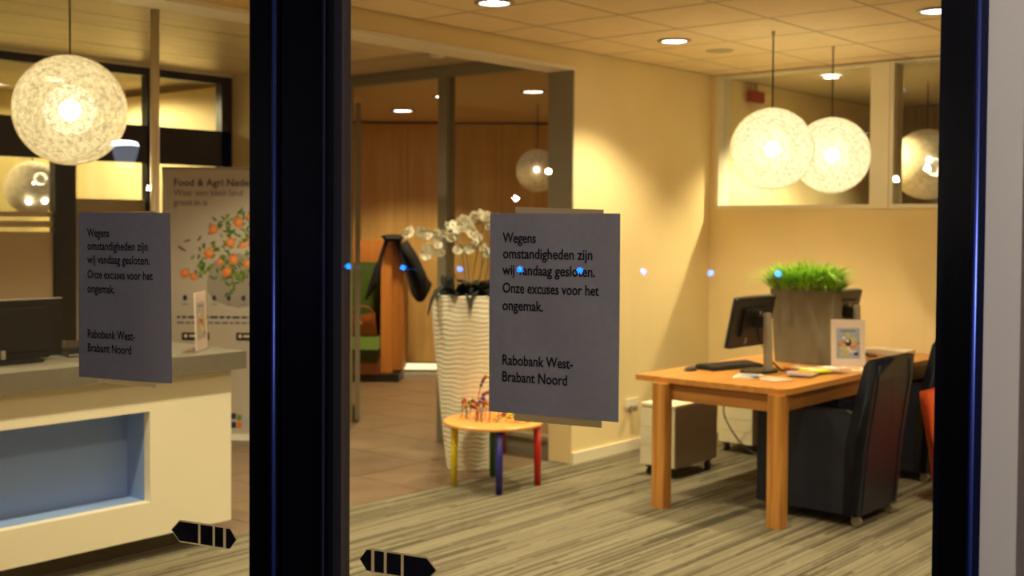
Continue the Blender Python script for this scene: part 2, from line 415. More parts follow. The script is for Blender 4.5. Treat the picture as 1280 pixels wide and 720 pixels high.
# ---- glazed partition
PY = 6.39
pt = tag(bpy.data.objects.new('wall_partition', None), kind='structure'); COL.objects.link(pt)
for b in ((-7.33, -5.10, PY, PY+.08, 2.735, HC-.001), ):
    mk('header', B(b), M['grey_frame'], pt)
mk('mullion', B((-6.215, -6.125, PY-.005, PY+.085, 0, 2.735)), M['grey_frame'], pt, bevel=.004)
mk('jamb', B((-7.33, -7.26, PY, PY+.08, 0, 2.735)), M['grey_frame'], pt)
mk('rail', B((-6.125, -5.10, PY, PY+.08, .0, .05), (-6.125, -5.10, PY+.02, PY+.06, .05, .12)), M['grey_frame'], pt)
mk('rail', B((-6.125, -5.10, PY-.005, PY+.085, .12, .15)), mat('pale_rail', (.45, .42, .34), .4, .3), pt)
mk('glass_pane', B((-6.125, -5.10, PY+.035, PY+.043, .15, 2.735)), M['glass_in'], pt)
# open glass door leaf at the left jamb of the partition
dl = tag(bpy.data.objects.new('door_3', None), kind='structure'); COL.objects.link(dl)
dl.location = (-7.235, 6.5, 0); dl.rotation_euler = (0, 0, R(138.3))
mk('door_stile', B((0, .07, -.02, .02, .02, 2.62), (.88, .95, -.02, .02, .02, 2.62), (.07, .88, -.02, .02, .02, .12), (.07, .88, -.02, .02, 2.55, 2.62)), M['grey_frame'], dl)
mk('glass_pane', B((.07, .88, -.004, .004, .12, 2.55)), M['glass_in'], dl)
# walls around the entry corner of the reception
struct('wall_reception_end', B((XW, -7.33, 5.76, 5.86, 0, HC)), M['wall'])
struct('wall_entry_side', B((-7.43, -7.33, 5.86, 6.47, 0, HC)), M['wall'])
# ---- room with booth behind the partition: veneer wall turned to face the doors
vw = tag(bpy.data.objects.new('wall_veneer', None), kind='structure'); COL.objects.link(vw)
vw.location = (-9.35, 9.13, 0); vw.rotation_euler = (0, 0, R(40.6))
p0 = None
for k in range(-4, 11):
    if p0 is None: p0 = mk('veneer_panel', B((.002, .518, 0, .02, .105, 2.76)), M['veneer'], vw, bevel=.002, loc=(k*.52, 0, 0))
    else: inst(p0, vw, (k*.52, random.uniform(-.001, .001), 0))
mk('wall_core', B((-2.1, 5.75, .02, .1, 0, 2.76)), mat('dark_joint', (.12, .06, .02), .8), vw)
mk('cove_line', B((-2.1, 5.75, -.02, .0, 2.735, 2.76)), mat('shadow_gap', (.14, .08, .03), .8), vw)
mk('light_strip', B((-.05, 5.6, .006, .016, .02, .085)), M['strip'], vw)
struct('wall_booth_left', B((-11.1, -11.0, 5.86, 8.2, 0, 2.76)), M['veneer'])
struct('wall_booth_front', B((-11.1, -7.43, 5.86, 5.96, 0, 2.76)), M['wall'])

# ---- reception window wall (plane x = XW)
ww = tag(bpy.data.objects.new('window_3', None), kind='structure'); COL.objects.link(ww)
ww.location = (XW, 0, 0)
X0, X1 = -.05, .03
fr = M['dark_frame']
mk('window_frame', B((X0, X1, -.4, 5.74, 2.735, HC-.02)), fr, ww)                         # head
mk('window_frame', B((X0, X1, -.4, 5.74, 2.08, 2.36)), fr, ww)                           # transom
mk('window_frame', B((X0, X1, 5.645, 5.74, 0, 2.735)), fr, ww)
mk('window_frame', B((X0, X1, 4.975, 5.05, 0, 2.735)), fr, ww)
mk('window_frame', B((X0, X1, 4.235, 4.395, 0, 2.08)), fr, ww)
mk('window_frame', B((X0, X1, 3.05, 3.2, 0, 2.735)), fr, ww)
mk('window_frame', B((X0, X1, 1.8, 1.92, 0, 2.735)), fr, ww)
mk('window_frame', B((X0, X1, .5, .62, 0, 2.735)), fr, ww)
mk('window_frame', B((X0, X1, -.4, 5.645, 0, .12)), fr, ww)
mk('window_pane', B((-.012, -.004, -.4, 4.975, 2.36, 2.735)), M['glass_in'], ww)
mk('window_pane', B((-.012, -.004, 5.05, 5.645, 2.36, 2.735)), M['glass_in'], ww)
mk('window_pane', B((-.012, -.004, -.4, 4.235, .12, 2.08)), M['glass_in'], ww)
mk('window_pane', B((-.012, -.004, 4.395, 4.975, .12, 2.08)), M['glass_in'], ww)
mk('window_pane', B((-.012, -.004, 5.05, 5.645, .12, 2.08)), M['glass_in'], ww)
mk('frosted_film', B((-.003, 0, 3.2, 4.235, .12, 1.56)), M['frost'], ww)
mk('frosted_stripe', B((-.003, 0, 3.2, 4.235, 1.59, 1.635)), M['frost'], ww)
mk('frosted_stripe', B((-.003, 0, 3.2, 4.235, 1.665, 1.70)), M['frost'], ww)
mk('frosted_film', B((-.003, 0, 4.395, 4.975, .12, 1.80)), mat('frosted_film_pale', (.42, .36, .24), .6), ww)
struct('trim_4', B((XW, XW+.05, -.4, 5.74, HC-.02, HC-.002)), M['white'])
# corridor behind those windows
struct('wall_corridor', B((-10.6, -10.5, -1.2, 5.86, 0, HC)), mat('corridor_wall', (.55, .46, .20), .8, noise=.5, scale=1.1, stretch=(1, 1.4, .35)))

# ---- facade with the sliding glass doors (local x runs along the glass, local y points inside)
TH = R(14.6)
def fac(name):
    e = tag(bpy.data.objects.new(name, None), kind='structure'); COL.objects.link(e)
    e.location = (-1.12, 1.306, 0); e.rotation_euler = (0, 0, TH); return e
def leaf(name, u0, u1, s0, s1, bright=None):
    d = fac(name)
    mk('door_stile', B((u0, u0+s0, -.025, .03, .02, 2.3)), M['door_frame'], d, bevel=.003)
    mk('door_stile', B((u1-s1, u1, -.025, .03, .02, 2.3)), M['door_frame'], d, bevel=.003)
    mk('door_rail', B((u0+s0, u1-s1, -.025, .03, .02, .12)), M['door_frame'], d)
    mk('door_rail', B((u0+s0, u1-s1, -.025, .03, 2.22, 2.3)), M['door_frame'], d)
    mk('glass_pane', B((u0+s0, u1-s1, -.012, -.006, .12, 2.22)), M['glass'], d)
    return d
d1 = leaf('door_1', -1.48, -.400, .08, .0585)
mk('door_seal', B((-.4085, -.4045, -.029, -.0255, .05, 2.3)), mat('seam_highlight_blue', (.010, .013, .045), .25), d1)  # blue highlight along the seam, painted as a thin strip
d2 = leaf('door_2', -.395, .612, .090, .0215)
mk('door_seal', B((-.305, -.2893, -.012, .012, .12, 2.22)), M['door_frame2'], d2)
mk('door_seal', B((-.3145, -.3115, -.029, -.0255, .05, 2.3)), mat('seal_blue_edge', (.02, .02, .05), .25), d2)
highlight_mat = mat('blue_highlight_bead', (.035, .06, .28), .36, .8)  # blue specular line on the posts, put into bead shape and colour
mk('highlight_bead', tube([(-.4065, -.031, .03), (-.4065, -.031, 2.29)], .0035, 12), highlight_mat, d1, smooth=True)
fr_ = fac('door_frame')
mk('highlight_bead', tube([(.634, -.033, .03), (.634, -.033, 2.29)], .004, 12), highlight_mat, fr_, smooth=True)
mk('post', B((.612, .637, -.03, .06, 0, 2.3)), M['door_frame'], fr_)
mk('post_edge', B((.637, .6455, -.035, .06, 0, 2.3)), mat('blue_highlight_edge', (.007, .010, .045), .3, .3), fr_)  # blue reflection on the post edge, put into its colour
mk('post', B((-1.56, -1.48, -.03, .06, 0, 2.3)), M['door_frame'], fr_)
mk('head', B((-1.56, .6455, -.05, .08, 2.3, 2.5)), M['door_frame'], fr_)
fw_ = fac('wall_front')
mk('pier', B((.6455, .70, -.03, .12, 0, 3.2)), mat('grey_plaster_edge', (.62, .60, .54), .8), fw_)
mk('pier', B((.70, 2.6, -.035, .14, 0, 3.2)), M['plaster'], fw_)
mk('pier', B((-9.5, -1.56, -.03, .14, 0, 3.2)), M['plaster'], fw_)
mk('lintel', B((-1.56, .6455, -.03, .14, 2.5, 3.2)), M['plaster'], fw_)
wl = thing('added_wall_lamp', 'added wall lamp outside the view, brightening the wall right of the doors', 'lamp', (1.02, 1.80, 2.45), TH)  # lamp added out of view to brighten the plaster
mk('back_plate', B((-.05, .05, .02, .035, -.08, .08)), M['door_frame'], wl)
mk('lamp_arm', tube([(0, .02, .0), (0, -.45, .03)], .012, 8), M['door_frame'], wl)
mk('lamp_hood', lathe([(.02, .10), (.10, .0), (.105, .0), (.03, .115)], 20, c=(0, -.5, -.03)), M['door_frame'], wl)
mk('bulb', ball((0, -.5, 0), .03), emis('added_lamp_bulb', (1, .84, .62), 20), wl)
light('plaster_fill_light', 'POINT', (0, -.5, -.06), 130, (1, .90, .86), .04, parent=wl)
struct('ground', B((-30, 25, -30, 3, -.3, -.09)), M['pavement'])

# ================================================================== NOTICES ON THE GLASS
LINES = [('Wegens', 1.604, .0), ('omstandigheden zijn', 1.581, .1416), ('wij vandaag gesloten.', 1.557, .1467), ('Onze excuses voor het', 1.5305, .1518),
         ('ongemak.', 1.505, .0), ('Rabobank West-', 1.4245, .1125), ('Brabant Noord', 1.400, .1035)]
def notice(u0, u1, label, curl, k=1.0):
    t = thing('paper_notice', label, 'notice', (-1.12, 1.306, 0), TH, 'grey closing notices on the glass doors')
    bm = bmesh.new(); n = 16; m_ = 14; z0, z1 = 1.3535, 1.647; g = []
    def yy(s, q): return .0035+curl*max(0, (q-.55)/.45)**2*(1-.4*s)*.5-.0008*sin(q*5+s*3)**2
    for i in range(n+1):
        row = []
        for j in range(m_+1):
            q, s = i/n, j/m_
            row.append(bm.verts.new((u0+(u1-u0)*q, yy(s, q), z0+(z1-z0)*s)))
        g.append(row)
    for i in range(n):
        for j in range(m_): bm.faces.new([g[i][j], g[i+1][j], g[i+1][j+1], g[i][j+1]])
    o = mk('sheet', bm, M['paper'], t, smooth=True)
    sm = o.modifiers.new('thickness', 'SOLIDIFY'); sm.thickness = .0004; sm.offset = 0; sm.use_rim = False
    for body, z, wd in LINES:
        f = .0212
        width = wd*k if wd else {'Wegens': .054, 'ongemak.': .0655}[body]*k
        tx = text('printed_line', body, f, M['ink'], t, (0, 0, 0), (0, 0, 0), width=width, bold=.00036, depth=0)
        x0 = u0+.0215
        for v in tx.data.vertices:
            x, y = v.co.x+x0, v.co.y+z
            q, s = (x-u0)/(u1-u0), (y-z0)/(z1-z0)
            v.co = (x, yy(s, q)-.00045, y)
    return t
notice(-.0375, .1675, 'grey A4 closing notice in black print taped on right glass door', .0)
notice(-.862, -.655, 'grey A4 closing notice in black print taped on left glass door with curling right edge', .02, .98)
def inner(u0, u1, z0, z1, tl, label):
    bm = bmesh.new(); bm.faces.new([bm.verts.new((a, .0115, b)) for a, b in ((u0, z0), (u1, z0), (u1, z1+tl), (u0, z1))])
    o = mk('paper_sheet', bm, M['thin_paper'])
    o.location = (-1.12, 1.306, 0); o.rotation_euler = (0, 0, TH)
    return tag(o, label, 'paper', 'cream sheets inside the glass doors')
inner(.0, .139, 1.3415, 1.6565, -.004, 'cream sheet stuck inside glass behind right notice, only its edges showing')
inner(-.823, -.690, 1.344, 1.647, .003, 'cream sheet stuck inside glass behind left notice, only its edges showing')
def arrow(u0, u1, flip, label, edge):
    t = thing('arrow_sticker', label, 'sticker', (-1.12, 1.306, 1.1045), TH, 'dark arrow stickers on the glass doors')
    Lh = u1-u0; h = .0165
    def X(f): return u0+(f if not flip else 1-f)*Lh
    def blk(a, b, tipa=0, tipb=0, r=.0015):
        p = [(X(a+tipa), -h), (X(b-tipb), -h)]
        if tipb: p += [(X(b), 0)]
        p += [(X(b-tipb), h), (X(a+tipa), h)]
        if tipa: p += [(X(a), 0)]
        return p
    if edge:
        g = .0028; p = [(X(.13)-.0, -h-g), (X(.88), -h-g), (X(1.02), 0), (X(.88), h+g), (X(.13), h+g), (X(-.02), 0)]
        bo_ = bmesh.new(); bo_.faces.new([bo_.verts.new((a, -.0005, b)) for a, b in p]); mk('pale_border', bo_, M['thin_paper'], t)
    for a, b, ta, tb in ((0, .15, .09, 0), (.195, .32, 0, 0), (.36, .545, 0, 0), (.585, 1, 0, .12)):
        mk('arrow_segment', prism(blk(a, b, ta, tb), -.0016, -.0009), M['sticker'], t, bevel=.0004)
arrow(-.2605, -.1239, False, 'dark segmented arrow sticker low on right glass door pointing right', True)
arrow(-.6428, -.5052, True, 'dark segmented arrow sticker low on left glass door, broad end left', True)

# ================================================================== LAMPS
random.seed(5)
def thread_mesh(r, loops, rad):
    bm = bmesh.new()
    for _ in range(loops):
        n = Vector((random.gauss(0, 1), random.gauss(0, 1), random.gauss(0, 1))).normalized()
        a = n.orthogonal().normalized(); b = n.cross(a); off = random.uniform(-.75, .75)*r; rr = sqrt(r*r-off*off)
        q = 36; ring = []
        for k in range(q):
            t = 2*pi*k/q; p = n*off+(a*cos(t)+b*sin(t))*rr
            e = p.normalized(); s = n.cross(e).normalized()
            ring.append((bm.verts.new(p+e*rad), bm.verts.new(p-s*rad), bm.verts.new(p+s*rad)))
        for k in range(q):
            A_, B_ = ring[k], ring[(k+1) % q]
            bm.faces.new([A_[0], B_[0], B_[1], A_[1]]); bm.faces.new([A_[2], B_[2], B_[0], A_[0]])
    return bm
TH_ME = {}
def pendant(loc, r, shell, bulb, label, top=HC, power=0, threads=True, group=None, cat='lamp', bulbs=((0, 0, 0),), br=.05):
    t = thing('globe_pendant', label, cat, loc, 0, group)
    mk('shade', ball((0, 0, 0), r, u=48, v=28), shell, t, smooth=True)
    if threads:
        if 'a' not in TH_ME:
            o = mk('woven_thread', thread_mesh(.251, 90, .0008), M['thread'], t, kind='stuff'); TH_ME['a'] = o.data
        else:
            o = bpy.data.objects.new('woven_thread', TH_ME['a']); COL.objects.link(o); o.parent = t; o['kind'] = 'stuff'
            o.scale = [r/.25]*3
    for b in bulbs: mk('bulb', ball(b, br), bulb, t, smooth=True)
    if power: mk('centre_glow', ball((0, 0, 0), .115, u=24, v=14), M['glow_core'], t, smooth=True)
    mk('cord', tube([(0, 0, r*.98), (0, 0, top-loc[2]-.03)], .0045), M['black'], t)
    mk('ceiling_cup', lathe([(0, -.03), (.009, -.03), (.011, 0), (0, 0)], 12, c=(0, 0, top-loc[2])), M['grid'], t, smooth=True)
    if power: light('globe_light', 'POINT', (0, 0, 0), power, (1, .82, .46), .07, parent=t)
    return t
pendant((-3.476, 6.479, 2.101), .25, M['globe'], M['bulb'], 'bright woven globe pendant, the nearer of the two over the table', power=48, group='lit globe pendants over the oak table')
pendant((-3.468, 7.28, 2.102), .25, M['globe'], M['bulb'], 'bright woven globe pendant, the farther one half behind the other', power=48, group='lit globe pendants over the oak table')
pendant((-5.058, 2.786, 2.141), .25, M['globe_warm'], M['bulb'], 'amber woven globe pendant hanging above reception desk', top=HC, power=14)
pendant((-7.011, 8.536, 2.139), .20, M['globe_off'], M['dot_glow'], 'dim tan globe behind the glazed partition, standing in for a reflection', top=2.76, threads=False, bulbs=((.13, -.17, .0),), br=.022)  # solid globes standing in for reflections, glowing balls for their dots
pendant((-8.856, 4.562, 1.892), .21, M['globe_off'], M['dot_glow'], 'dim globe outside the reception window, standing in for a reflection with bright dots', threads=False, bulbs=((.17, -.08, .03), (.19, .0, -.1), (.17, -.12, -.11)), br=.022)
pendant((-3.628, 9.325, 2.137), .28, M['globe_off'], M['dot_glow'], 'dim globe in interior window at far right, standing in for a reflection', threads=False, bulbs=((.12, -.26, .02), (-.18, -.22, -.06), (.2, -.2, -.06)), br=.02)

def downlight(loc, label, energy, lamp='can', spot=118, blend=.5, r=.085, group='ceiling downlights', color=WARM):
    t = thing('downlight', label, 'downlight', loc, 0, group)
    mk('trim_ring', lathe([(r, 0), (r+.022, -.002), (r+.022, -.008), (r, -.012), (r-.006, -.004), (r, 0)], 24), M['silver'], t, smooth=True)
    mk('lens', lathe([(0, -.004), (r-.004, -.004), (r-.004, -.001), (0, -.001)], 24), M[lamp], t)
    if energy: light('downlight_beam', 'SPOT', (0, 0, -.02), energy, color, .06, (0, 0, 0), spot, blend, t)
    return t
G1 = 'downlights in the tiled ceiling of the main room'
downlight((-4.139, 6.407, HC), 'round recessed downlight in tiled ceiling near back left corner', 175, group=G1)
downlight((-4.182, 4.72, HC), 'round recessed downlight cut off by top picture edge', 130, group=G1)
for x, y, lb in ((-2.45, 6.4, 'recessed downlight cut by dark door frame at top right'), (-2.45, 4.72, 'recessed ceiling downlight outside the view, right of the top one'),
                 (-.7, 6.4, 'recessed ceiling downlight outside the view by the right wall, far one'), (-.7, 4.72, 'recessed ceiling downlight outside the view by the right wall, near one')):
    downlight((x, y, HC), lb, 110, group=G1)
for x, y, lb in ((-4.182, 3.02, 'recessed ceiling downlight outside the view, in front of reception desk end'), (-2.45, 3.02, 'recessed ceiling downlight outside the view, just inside the right glass door'),
                 (-4.182, 1.5, 'recessed ceiling downlight outside the view, just inside the left glass door')):
    downlight((x, y, HC), lb, 150, group=G1)
G2 = 'downlights beyond the glass partition'
downlight((-8.456, 8.183, 2.76), 'long looking dim downlight over booth, left one behind partition', 190, 'can', group=G2, r=.10, color=(1, .76, .36))
downlight((-6.363, 7.686, 2.76), 'dim downlight behind partition, right one near grey pillar', 110, 'can', group=G2, r=.09, color=(1, .76, .36))
downlight((-7.226, 7.507, 2.76), 'added downlight beyond partition, kept out of sight behind the grey mullion', 120, 'can', group=G2, r=.09, color=(1, .76, .36))  # extra lamp added to brighten the booth room, unseen
downlight((-6.1, 10.2, 2.76), 'recessed downlight beyond partition hidden behind the pillar', 160, 'can', group=G2, r=.09, color=(1, .76, .36))
G3 = 'downlights beyond the interior window'
downlight((-4.167, 8.719, HC), 'small downlight seen through interior window above globe lamps', 330, 'can', group=G3, r=.07)
downlight((-4.137, 9.911, HC), 'small downlight seen through interior window at far right', 70, 'can_dim', group=G3, r=.07)
downlight((-6.3, 2.2, HC), 'recessed downlight over reception, second from the left window wall, outside the view', 150, group='downlights over reception')
downlight((-7.1, 1.6, HC), 'recessed downlight over reception outside the view on the left', 120, group='downlights over reception')
downlight((-9.3, 3.2, HC), 'recessed corridor downlight behind the reception windows', 170, spot=172, blend=.2, group='downlights over reception')
downlight((-9.3, 5.0, HC), 'recessed corridor downlight behind the end window of reception', 170, spot=172, blend=.2, group='downlights over reception')
downlight((-5.90, 4.85, HC), 'added downlight over reception, kept out of sight behind the dark door post', 150, group='downlights over reception')  # extra lamp added to brighten the reception, unseen
tag(mk('smoke_detector', lathe([(0, -.028), (.03, -.028), (.05, -.018), (.052, 0), (0, 0)], 18), M['white'], smooth=True, loc=(-5.75, 5.9, HC)), 'small round smoke detector on ceiling before glass partition', 'detector')
tag(mk('ceiling_speaker', lathe([(0, -.006), (.085, -.006), (.095, 0), (0, 0)], 20), mat('speaker_grille', (.45, .40, .26), .7), smooth=True, loc=(-4.14, 6.97, HC)), 'flat round grille in tiled ceiling beside downlight', 'speaker')
ex = thing('emergency_sign', 'small dark red sign box hanging behind interior window', 'sign', (-4.83, 8.72, 2.70))
mk('sign_box', B((-.02, .02, -.11, .11, -.045, .045)), M['exit_red'], ex, bevel=.004)
mk('bracket', B((-.006, .006, -.02, .02, .045, HC-2.70)), M['silver'], ex)

# ================================================================== OAK TABLE AND WHAT STANDS ON IT
TZ = .755
tb = thing('oak_table', 'long solid oak table with square legs on striped carpet', 'table', (-3.46, 6.9, 0))
hx, hy = .485, 1.17
top = [(-hx, -hy), (hx-.05, -hy), (hx-.012, -hy+.028), (hx, -hy+.07), (hx, hy-.05), (hx-.05, hy), (-hx+.05, hy), (-hx, hy-.05)]
mk('tabletop', prism(top, TZ-.032, TZ, 'z'), M['oak_top'], tb, bevel=.005, seg=2)
mk('apron', B((-.30, .405, -1.148, -1.122, .625, .723)), wood('oak_apron_x', (.30, .11, .02), (.45, .20, .045), 'x', 16), tb)
mk('apron', B((-.30, .405, 1.122, 1.148, .625, .723)), wood('oak_apron_x2', (.30, .11, .02), (.45, .20, .045), 'x', 16), tb)
mk('apron', B((-.335, -.31, -1.10, 1.10, .625, .723)), wood('oak_apron_y', (.34, .13, .025), (.5, .22, .05), 'y', 16), tb)
mk('apron', B((.415, .44, -1.09, 1.09, .625, .723)), wood('oak_apron_y2', (.34, .13, .025), (.5, .22, .05), 'y', 16), tb)
for sx, sy in ((-.295, -1.175), (.428, -1.143), (-.295, 1.125), (.428, 1.125)):
    mk('leg', prism(rbox(-.045, .045, -.045, .045, .014, 3), 0, .723, 'z'), M['oak'], tb, loc=(sx, sy+.0, 0))

def monitor(loc, rz, label, group):
    t = thing('computer_monitor', label, 'monitor', loc, rz, group)
    ti = R(12)
    bm = prism(rbox(-.235, .235, -.155, .155, .012, 3), -.012, .012, 'y')
    s = mk('screen_housing', bm, M['black'], t, bevel=.003)
    s.location = (0, -.03, .30); s.rotation_euler = (-ti, 0, 0)
    # +y local is the back side
    r_ = mk('silver_bezel', prism(rbox(-.238, .238, -.158, .158, .014, 3), -.017, -.0125, 'y'), M['silver'], s)
    mk('rear_bulge', B((-.14, .14, .012, .03, -.08, .09)), M['black'], s, bevel=.01)
    lg = mk('logo_disc', lathe([(0, 0), (.012, 0), (.012, .002), (0, .002)], 18), M['silver'], s, loc=(-.04, .0305, .06))
    lg.rotation_euler = (R(-90), 0, 0)
    mk('rear_label', B((.03, .055, .0122, .0135, -.135, -.095)), M['silver'], s)
    bm = hexa(bmesh.new(), [(-.032, .075, .012), (.032, .075, .012), (.032, .105, .012), (-.032, .105, .012)],
              [(-.028, .068, .355), (.028, .068, .355), (.028, .092, .355), (-.028, .092, .355)])
    mk('stand_column', bm, M['silver'], t, bevel=.008, seg=2)
    mk('column_hinge', B((-.04, .04, .0, .07, .27, .34)), M['black'], t, bevel=.008)
    mk('foot', prism([(.15*cos(a*pi/12), .03+.10*sin(a*pi/12)) for a in range(24)], 0, .012, 'z'), M['black'], t, bevel=.003)
    mk('cable', tube([(.02, .02, .27), (.03, .04, .2), (.0, .07, .12), (-.05, .10, .05), (-.09, .13, .008), (-.16, .15, .006)], .006), M['black'], t, smooth=True)
    return t
monitor((-3.50, 6.345, TZ+.001), R(-90), 'black monitor seen from behind beside the keyboard', 'monitors on the oak table')
monitor((-3.43, 7.44, TZ+.001), R(-90), 'black monitor mostly hidden behind the grey grass planter', 'monitors on the oak table')
kb = thing('keyboard', 'black keyboard lying left of the monitor on oak table', 'keyboard', (-3.70, 6.40, TZ+.001), R(76))
mk('keyboard_body', hexa(bmesh.new(), [(-.225, -.08, 0), (.225, -.08, 0), (.225, .08, 0), (-.225, .08, 0)], [(-.223, -.078, .012), (.223, -.078, .012), (.223, .078, .026), (-.223, .078, .026)]), M['black'], kb, bevel=.003)
k0 = None
for r_ in range(5):
    for c_ in range(15):
        bmk = (-.21+c_*.028, -.062+r_*.027, .0155+r_*.0024)
        if k0 is None: k0 = mk('key', B((0, .024, 0, .022, 0, .006)), mat('key_cap', (.03, .03, .032), .45), kb, loc=bmk)
        else: inst(k0, kb, bmk)
mo = thing('computer_mouse', 'small black mouse with shiny top at left end of keyboard', 'mouse', (-3.80, 6.10, TZ+.001), R(80))
mk('mouse_body', ball((0, 0, .0), .05, u=16, v=10, sq=(1, .6, .55)), mat('mouse_gloss', (.05, .05, .055), .12), mo, smooth=True)
bm_ = mo.children[0].data
for v in bm_.vertices: v.co.z = max(0, v.co.z)
mk('scroll_wheel', tube([(.022, -.004, .026), (.022, .004, .026)], .007, 10), M['silver'], mo)

# grass planter
gp = thing('grass_planter', 'tapered grey planter box of bright green grass on oak table', 'planter', (-3.425, 6.965, TZ+.001))
z1 = .475
bm = bmesh.new()
hexa(bm, [(-.24, -.062, 0), (.160, -.062, 0), (.160, .06, 0), (-.24, .06, 0)], [(-.275, -.068, z1), (.165, -.068, z1), (.165, .066, z1), (-.275, .066, z1)])
topf = max(bm.faces, key=lambda f: f.calc_center_median().z)
r_ = bmesh.ops.inset_region(bm, faces=[topf], thickness=.018); bmesh.ops.translate(bm, verts=topf.verts, vec=(0, 0, -.03))
mk('planter_box', bm, M['concrete'], gp, bevel=.003)
random.seed(11)
def blades(n, m_, seed, hmin, hmax):
    random.seed(seed); bm = bmesh.new()
    for _ in range(n):
        x, y = random.uniform(-.25, .14), random.uniform(-.045, .045)
        a = random.uniform(0, 2*pi); h = random.uniform(hmin, hmax)
        ex_, ey = (x+.055)/.2*.10, y/.045*.10
        ln = Vector((cos(a)*.05+ex_, sin(a)*.05+ey, 0))*random.uniform(.5, 1.6)
        w_ = random.uniform(.003, .0055); s = Vector((-sin(a+.5), cos(a+.5), 0))*w_
        p = [Vector((x, y, z1-.03)), Vector((x, y, z1-.03+h*.6))+ln*.35, Vector((x, y, z1-.03+h*(1-min(.95, ln.length*2.2))))+ln*1.3]
        v = [bm.verts.new(p[0]-s), bm.verts.new(p[0]+s), bm.verts.new(p[1]+s), bm.verts.new(p[1]-s), bm.verts.new(p[2])]
        bm.faces.new(v[:4]); bm.faces.new([v[3], v[2], v[4]])
    return mk('grass_blades', bm, m_, gp, kind='stuff')
blades(1500, M['grass'], 1, .10, .25); blades(700, M['grass2'], 2, .06, .16)

# leaflet stands (A4 acrylic with printed card)
def leaflet_stand(loc, rz, label, dark=False, tilt=6):
    t = thing('leaflet_stand', label, 'stand', loc, rz)
    ti = R(-tilt)
    card = mk('printed_card', B((-.105, .105, -.001, .001, 0, .297)), M['pink_paper'], t); card.rotation_euler = (ti, 0, 0); card.location = (0, 0, .004)
    mk('picture_field', B((-.072, .072, -.0022, -.0012, .055, .245)), M['blue_print'], card)
    random.seed(3)
    for k in range(22):
        a = k*2.4; r = .012+.0024*k; m_ = [M['yellow'], M['orange_ink'], M['pink_paper'], M['yellow']][k % 4]
        mk('print_patch', prism([(r*cos(a)+.012*cos(q*pi/3+a), .14+r*1.15*sin(a)+.010*sin(q*pi/3+a)) for q in range(6)], -.0028-.00002*k, -.0022), m_, card)
    mk('print_patch', prism([(.02*cos(q*pi/5)+.0, .155+.024*sin(q*pi/5)) for q in range(10)], -.0042, -.003), M['navy_ink'], card)
    mk('print_patch', prism([(.010*cos(q*pi/5)-.004, .165+.009*sin(q*pi/5)) for q in range(10)], -.0048, -.0042), M['pink_paper'], card)
    mk('print_patch', B((.035, .062, -.0035, -.0024, .075, .095)), M['blue'], card)
    mk('print_patch', B((-.045, .045, -.0030, -.0022, .222, .230)), M['grey_ink'], card)
    mk('acrylic_front', B((-.108, .108, -.006, -.0045, 0, .30)), glass_mat('acrylic', (.98, .98, .98), 1, 1.4), card)
    mk('acrylic_foot', B((-.108, .108, -.01, .07, 0, .003)), glass_mat('acrylic_b', (.98, .98, .98), 1, 1.4), t)
    return t
leaflet_stand((-3.15, 6.885, TZ+.001), R(38), 'upright A4 leaflet stand with pink card beside grass planter')
leaflet_stand((-5.125, 3.54, .976), R(55.3+74), 'upright leaflet stand seen nearly edge on at end of reception desk', tilt=2)
# magazines and flyers
random.seed(21)
MG = [(-3.40, 6.09, 20, 'paper_w'), (-3.25, 6.07, 70, 'pink'), (-3.24, 6.42, 35, 'pink'), (-3.19, 6.36, 12, 'grey'), (-3.20, 6.52, 60, 'lime'),
      (-3.24, 6.70, 15, 'dark'), (-3.13, 6.62, 75, 'peach'), (-3.08, 6.80, 30, 'paper_w'), (-3.33, 6.62, 80, 'orange')]
cm = {'paper_w': mat('white_flyer', (.88, .80, .66), .5), 'pink': mat('mauve_flyer', (.62, .42, .44), .5), 'grey': mat('grey_flyer', (.36, .31, .32), .5), 'lime': M['lime'],
      'dark': mat('dark_cover', (.06, .06, .12), .35), 'peach': mat('peach_flyer', (.80, .52, .36), .5), 'orange': mat('orange_cover', (.78, .33, .08), .5)}
LB = {0: 'white flyer at left edge of the spread on oak table', 1: 'mauve flyer nearest the front corner of the oak table', 2: 'mauve flyer beside foot of monitor on oak table',
      3: 'grey leaflet partly under lime magazine on oak table', 4: 'lime yellow magazine lying on oak table', 5: 'dark covered magazine at foot of grass planter',
      6: 'peach magazine behind the lime one on oak table', 7: 'white booklet in front of the leaflet stand on oak table', 8: 'orange magazine between monitor foot and planter'}
for i, (x, y, a, c) in enumerate(MG):
    hgt = .004 if i in (0, 1, 2, 3) else .010
    t = thing('flyer' if hgt < .005 else 'magazine', LB[i], 'leaflet' if hgt < .005 else 'magazine', (x, y, TZ+.0015+i*.0028*(i in (3, 4, 6))), R(a), 'printed matter spread on the oak table')
    s = .75 if i < 4 else .62
    mk('cover', B((-.10*s, .10*s, -.145*s, .145*s, 0, hgt)), cm[c], t)
    mk('cover_print', B((-.06*s, .07*s, -.02*s, .10*s, hgt, hgt+.0006)), [M['blue_print'], M['peach_ink'], M['pink_paper'], M['orange_ink']][i % 4], t)
    mk('cover_strip', B((-.08*s, .08*s, -.12*s, -.09*s, hgt, hgt+.0006)), [M['navy_ink'], M['yellow'], M['redp']][i % 3], t)
sp = thing('paper_stack', 'low stack of cream sheets at far end of oak table', 'paper', (-3.3, 7.86, TZ+.001), R(5))
for k in range(5):
    mk('sheet', B((-.15, .15, -.105, .105, k*.007, k*.007+.006)), cm['paper_w'], sp).rotation_euler = (0, 0, R(random.uniform(-4, 4)))

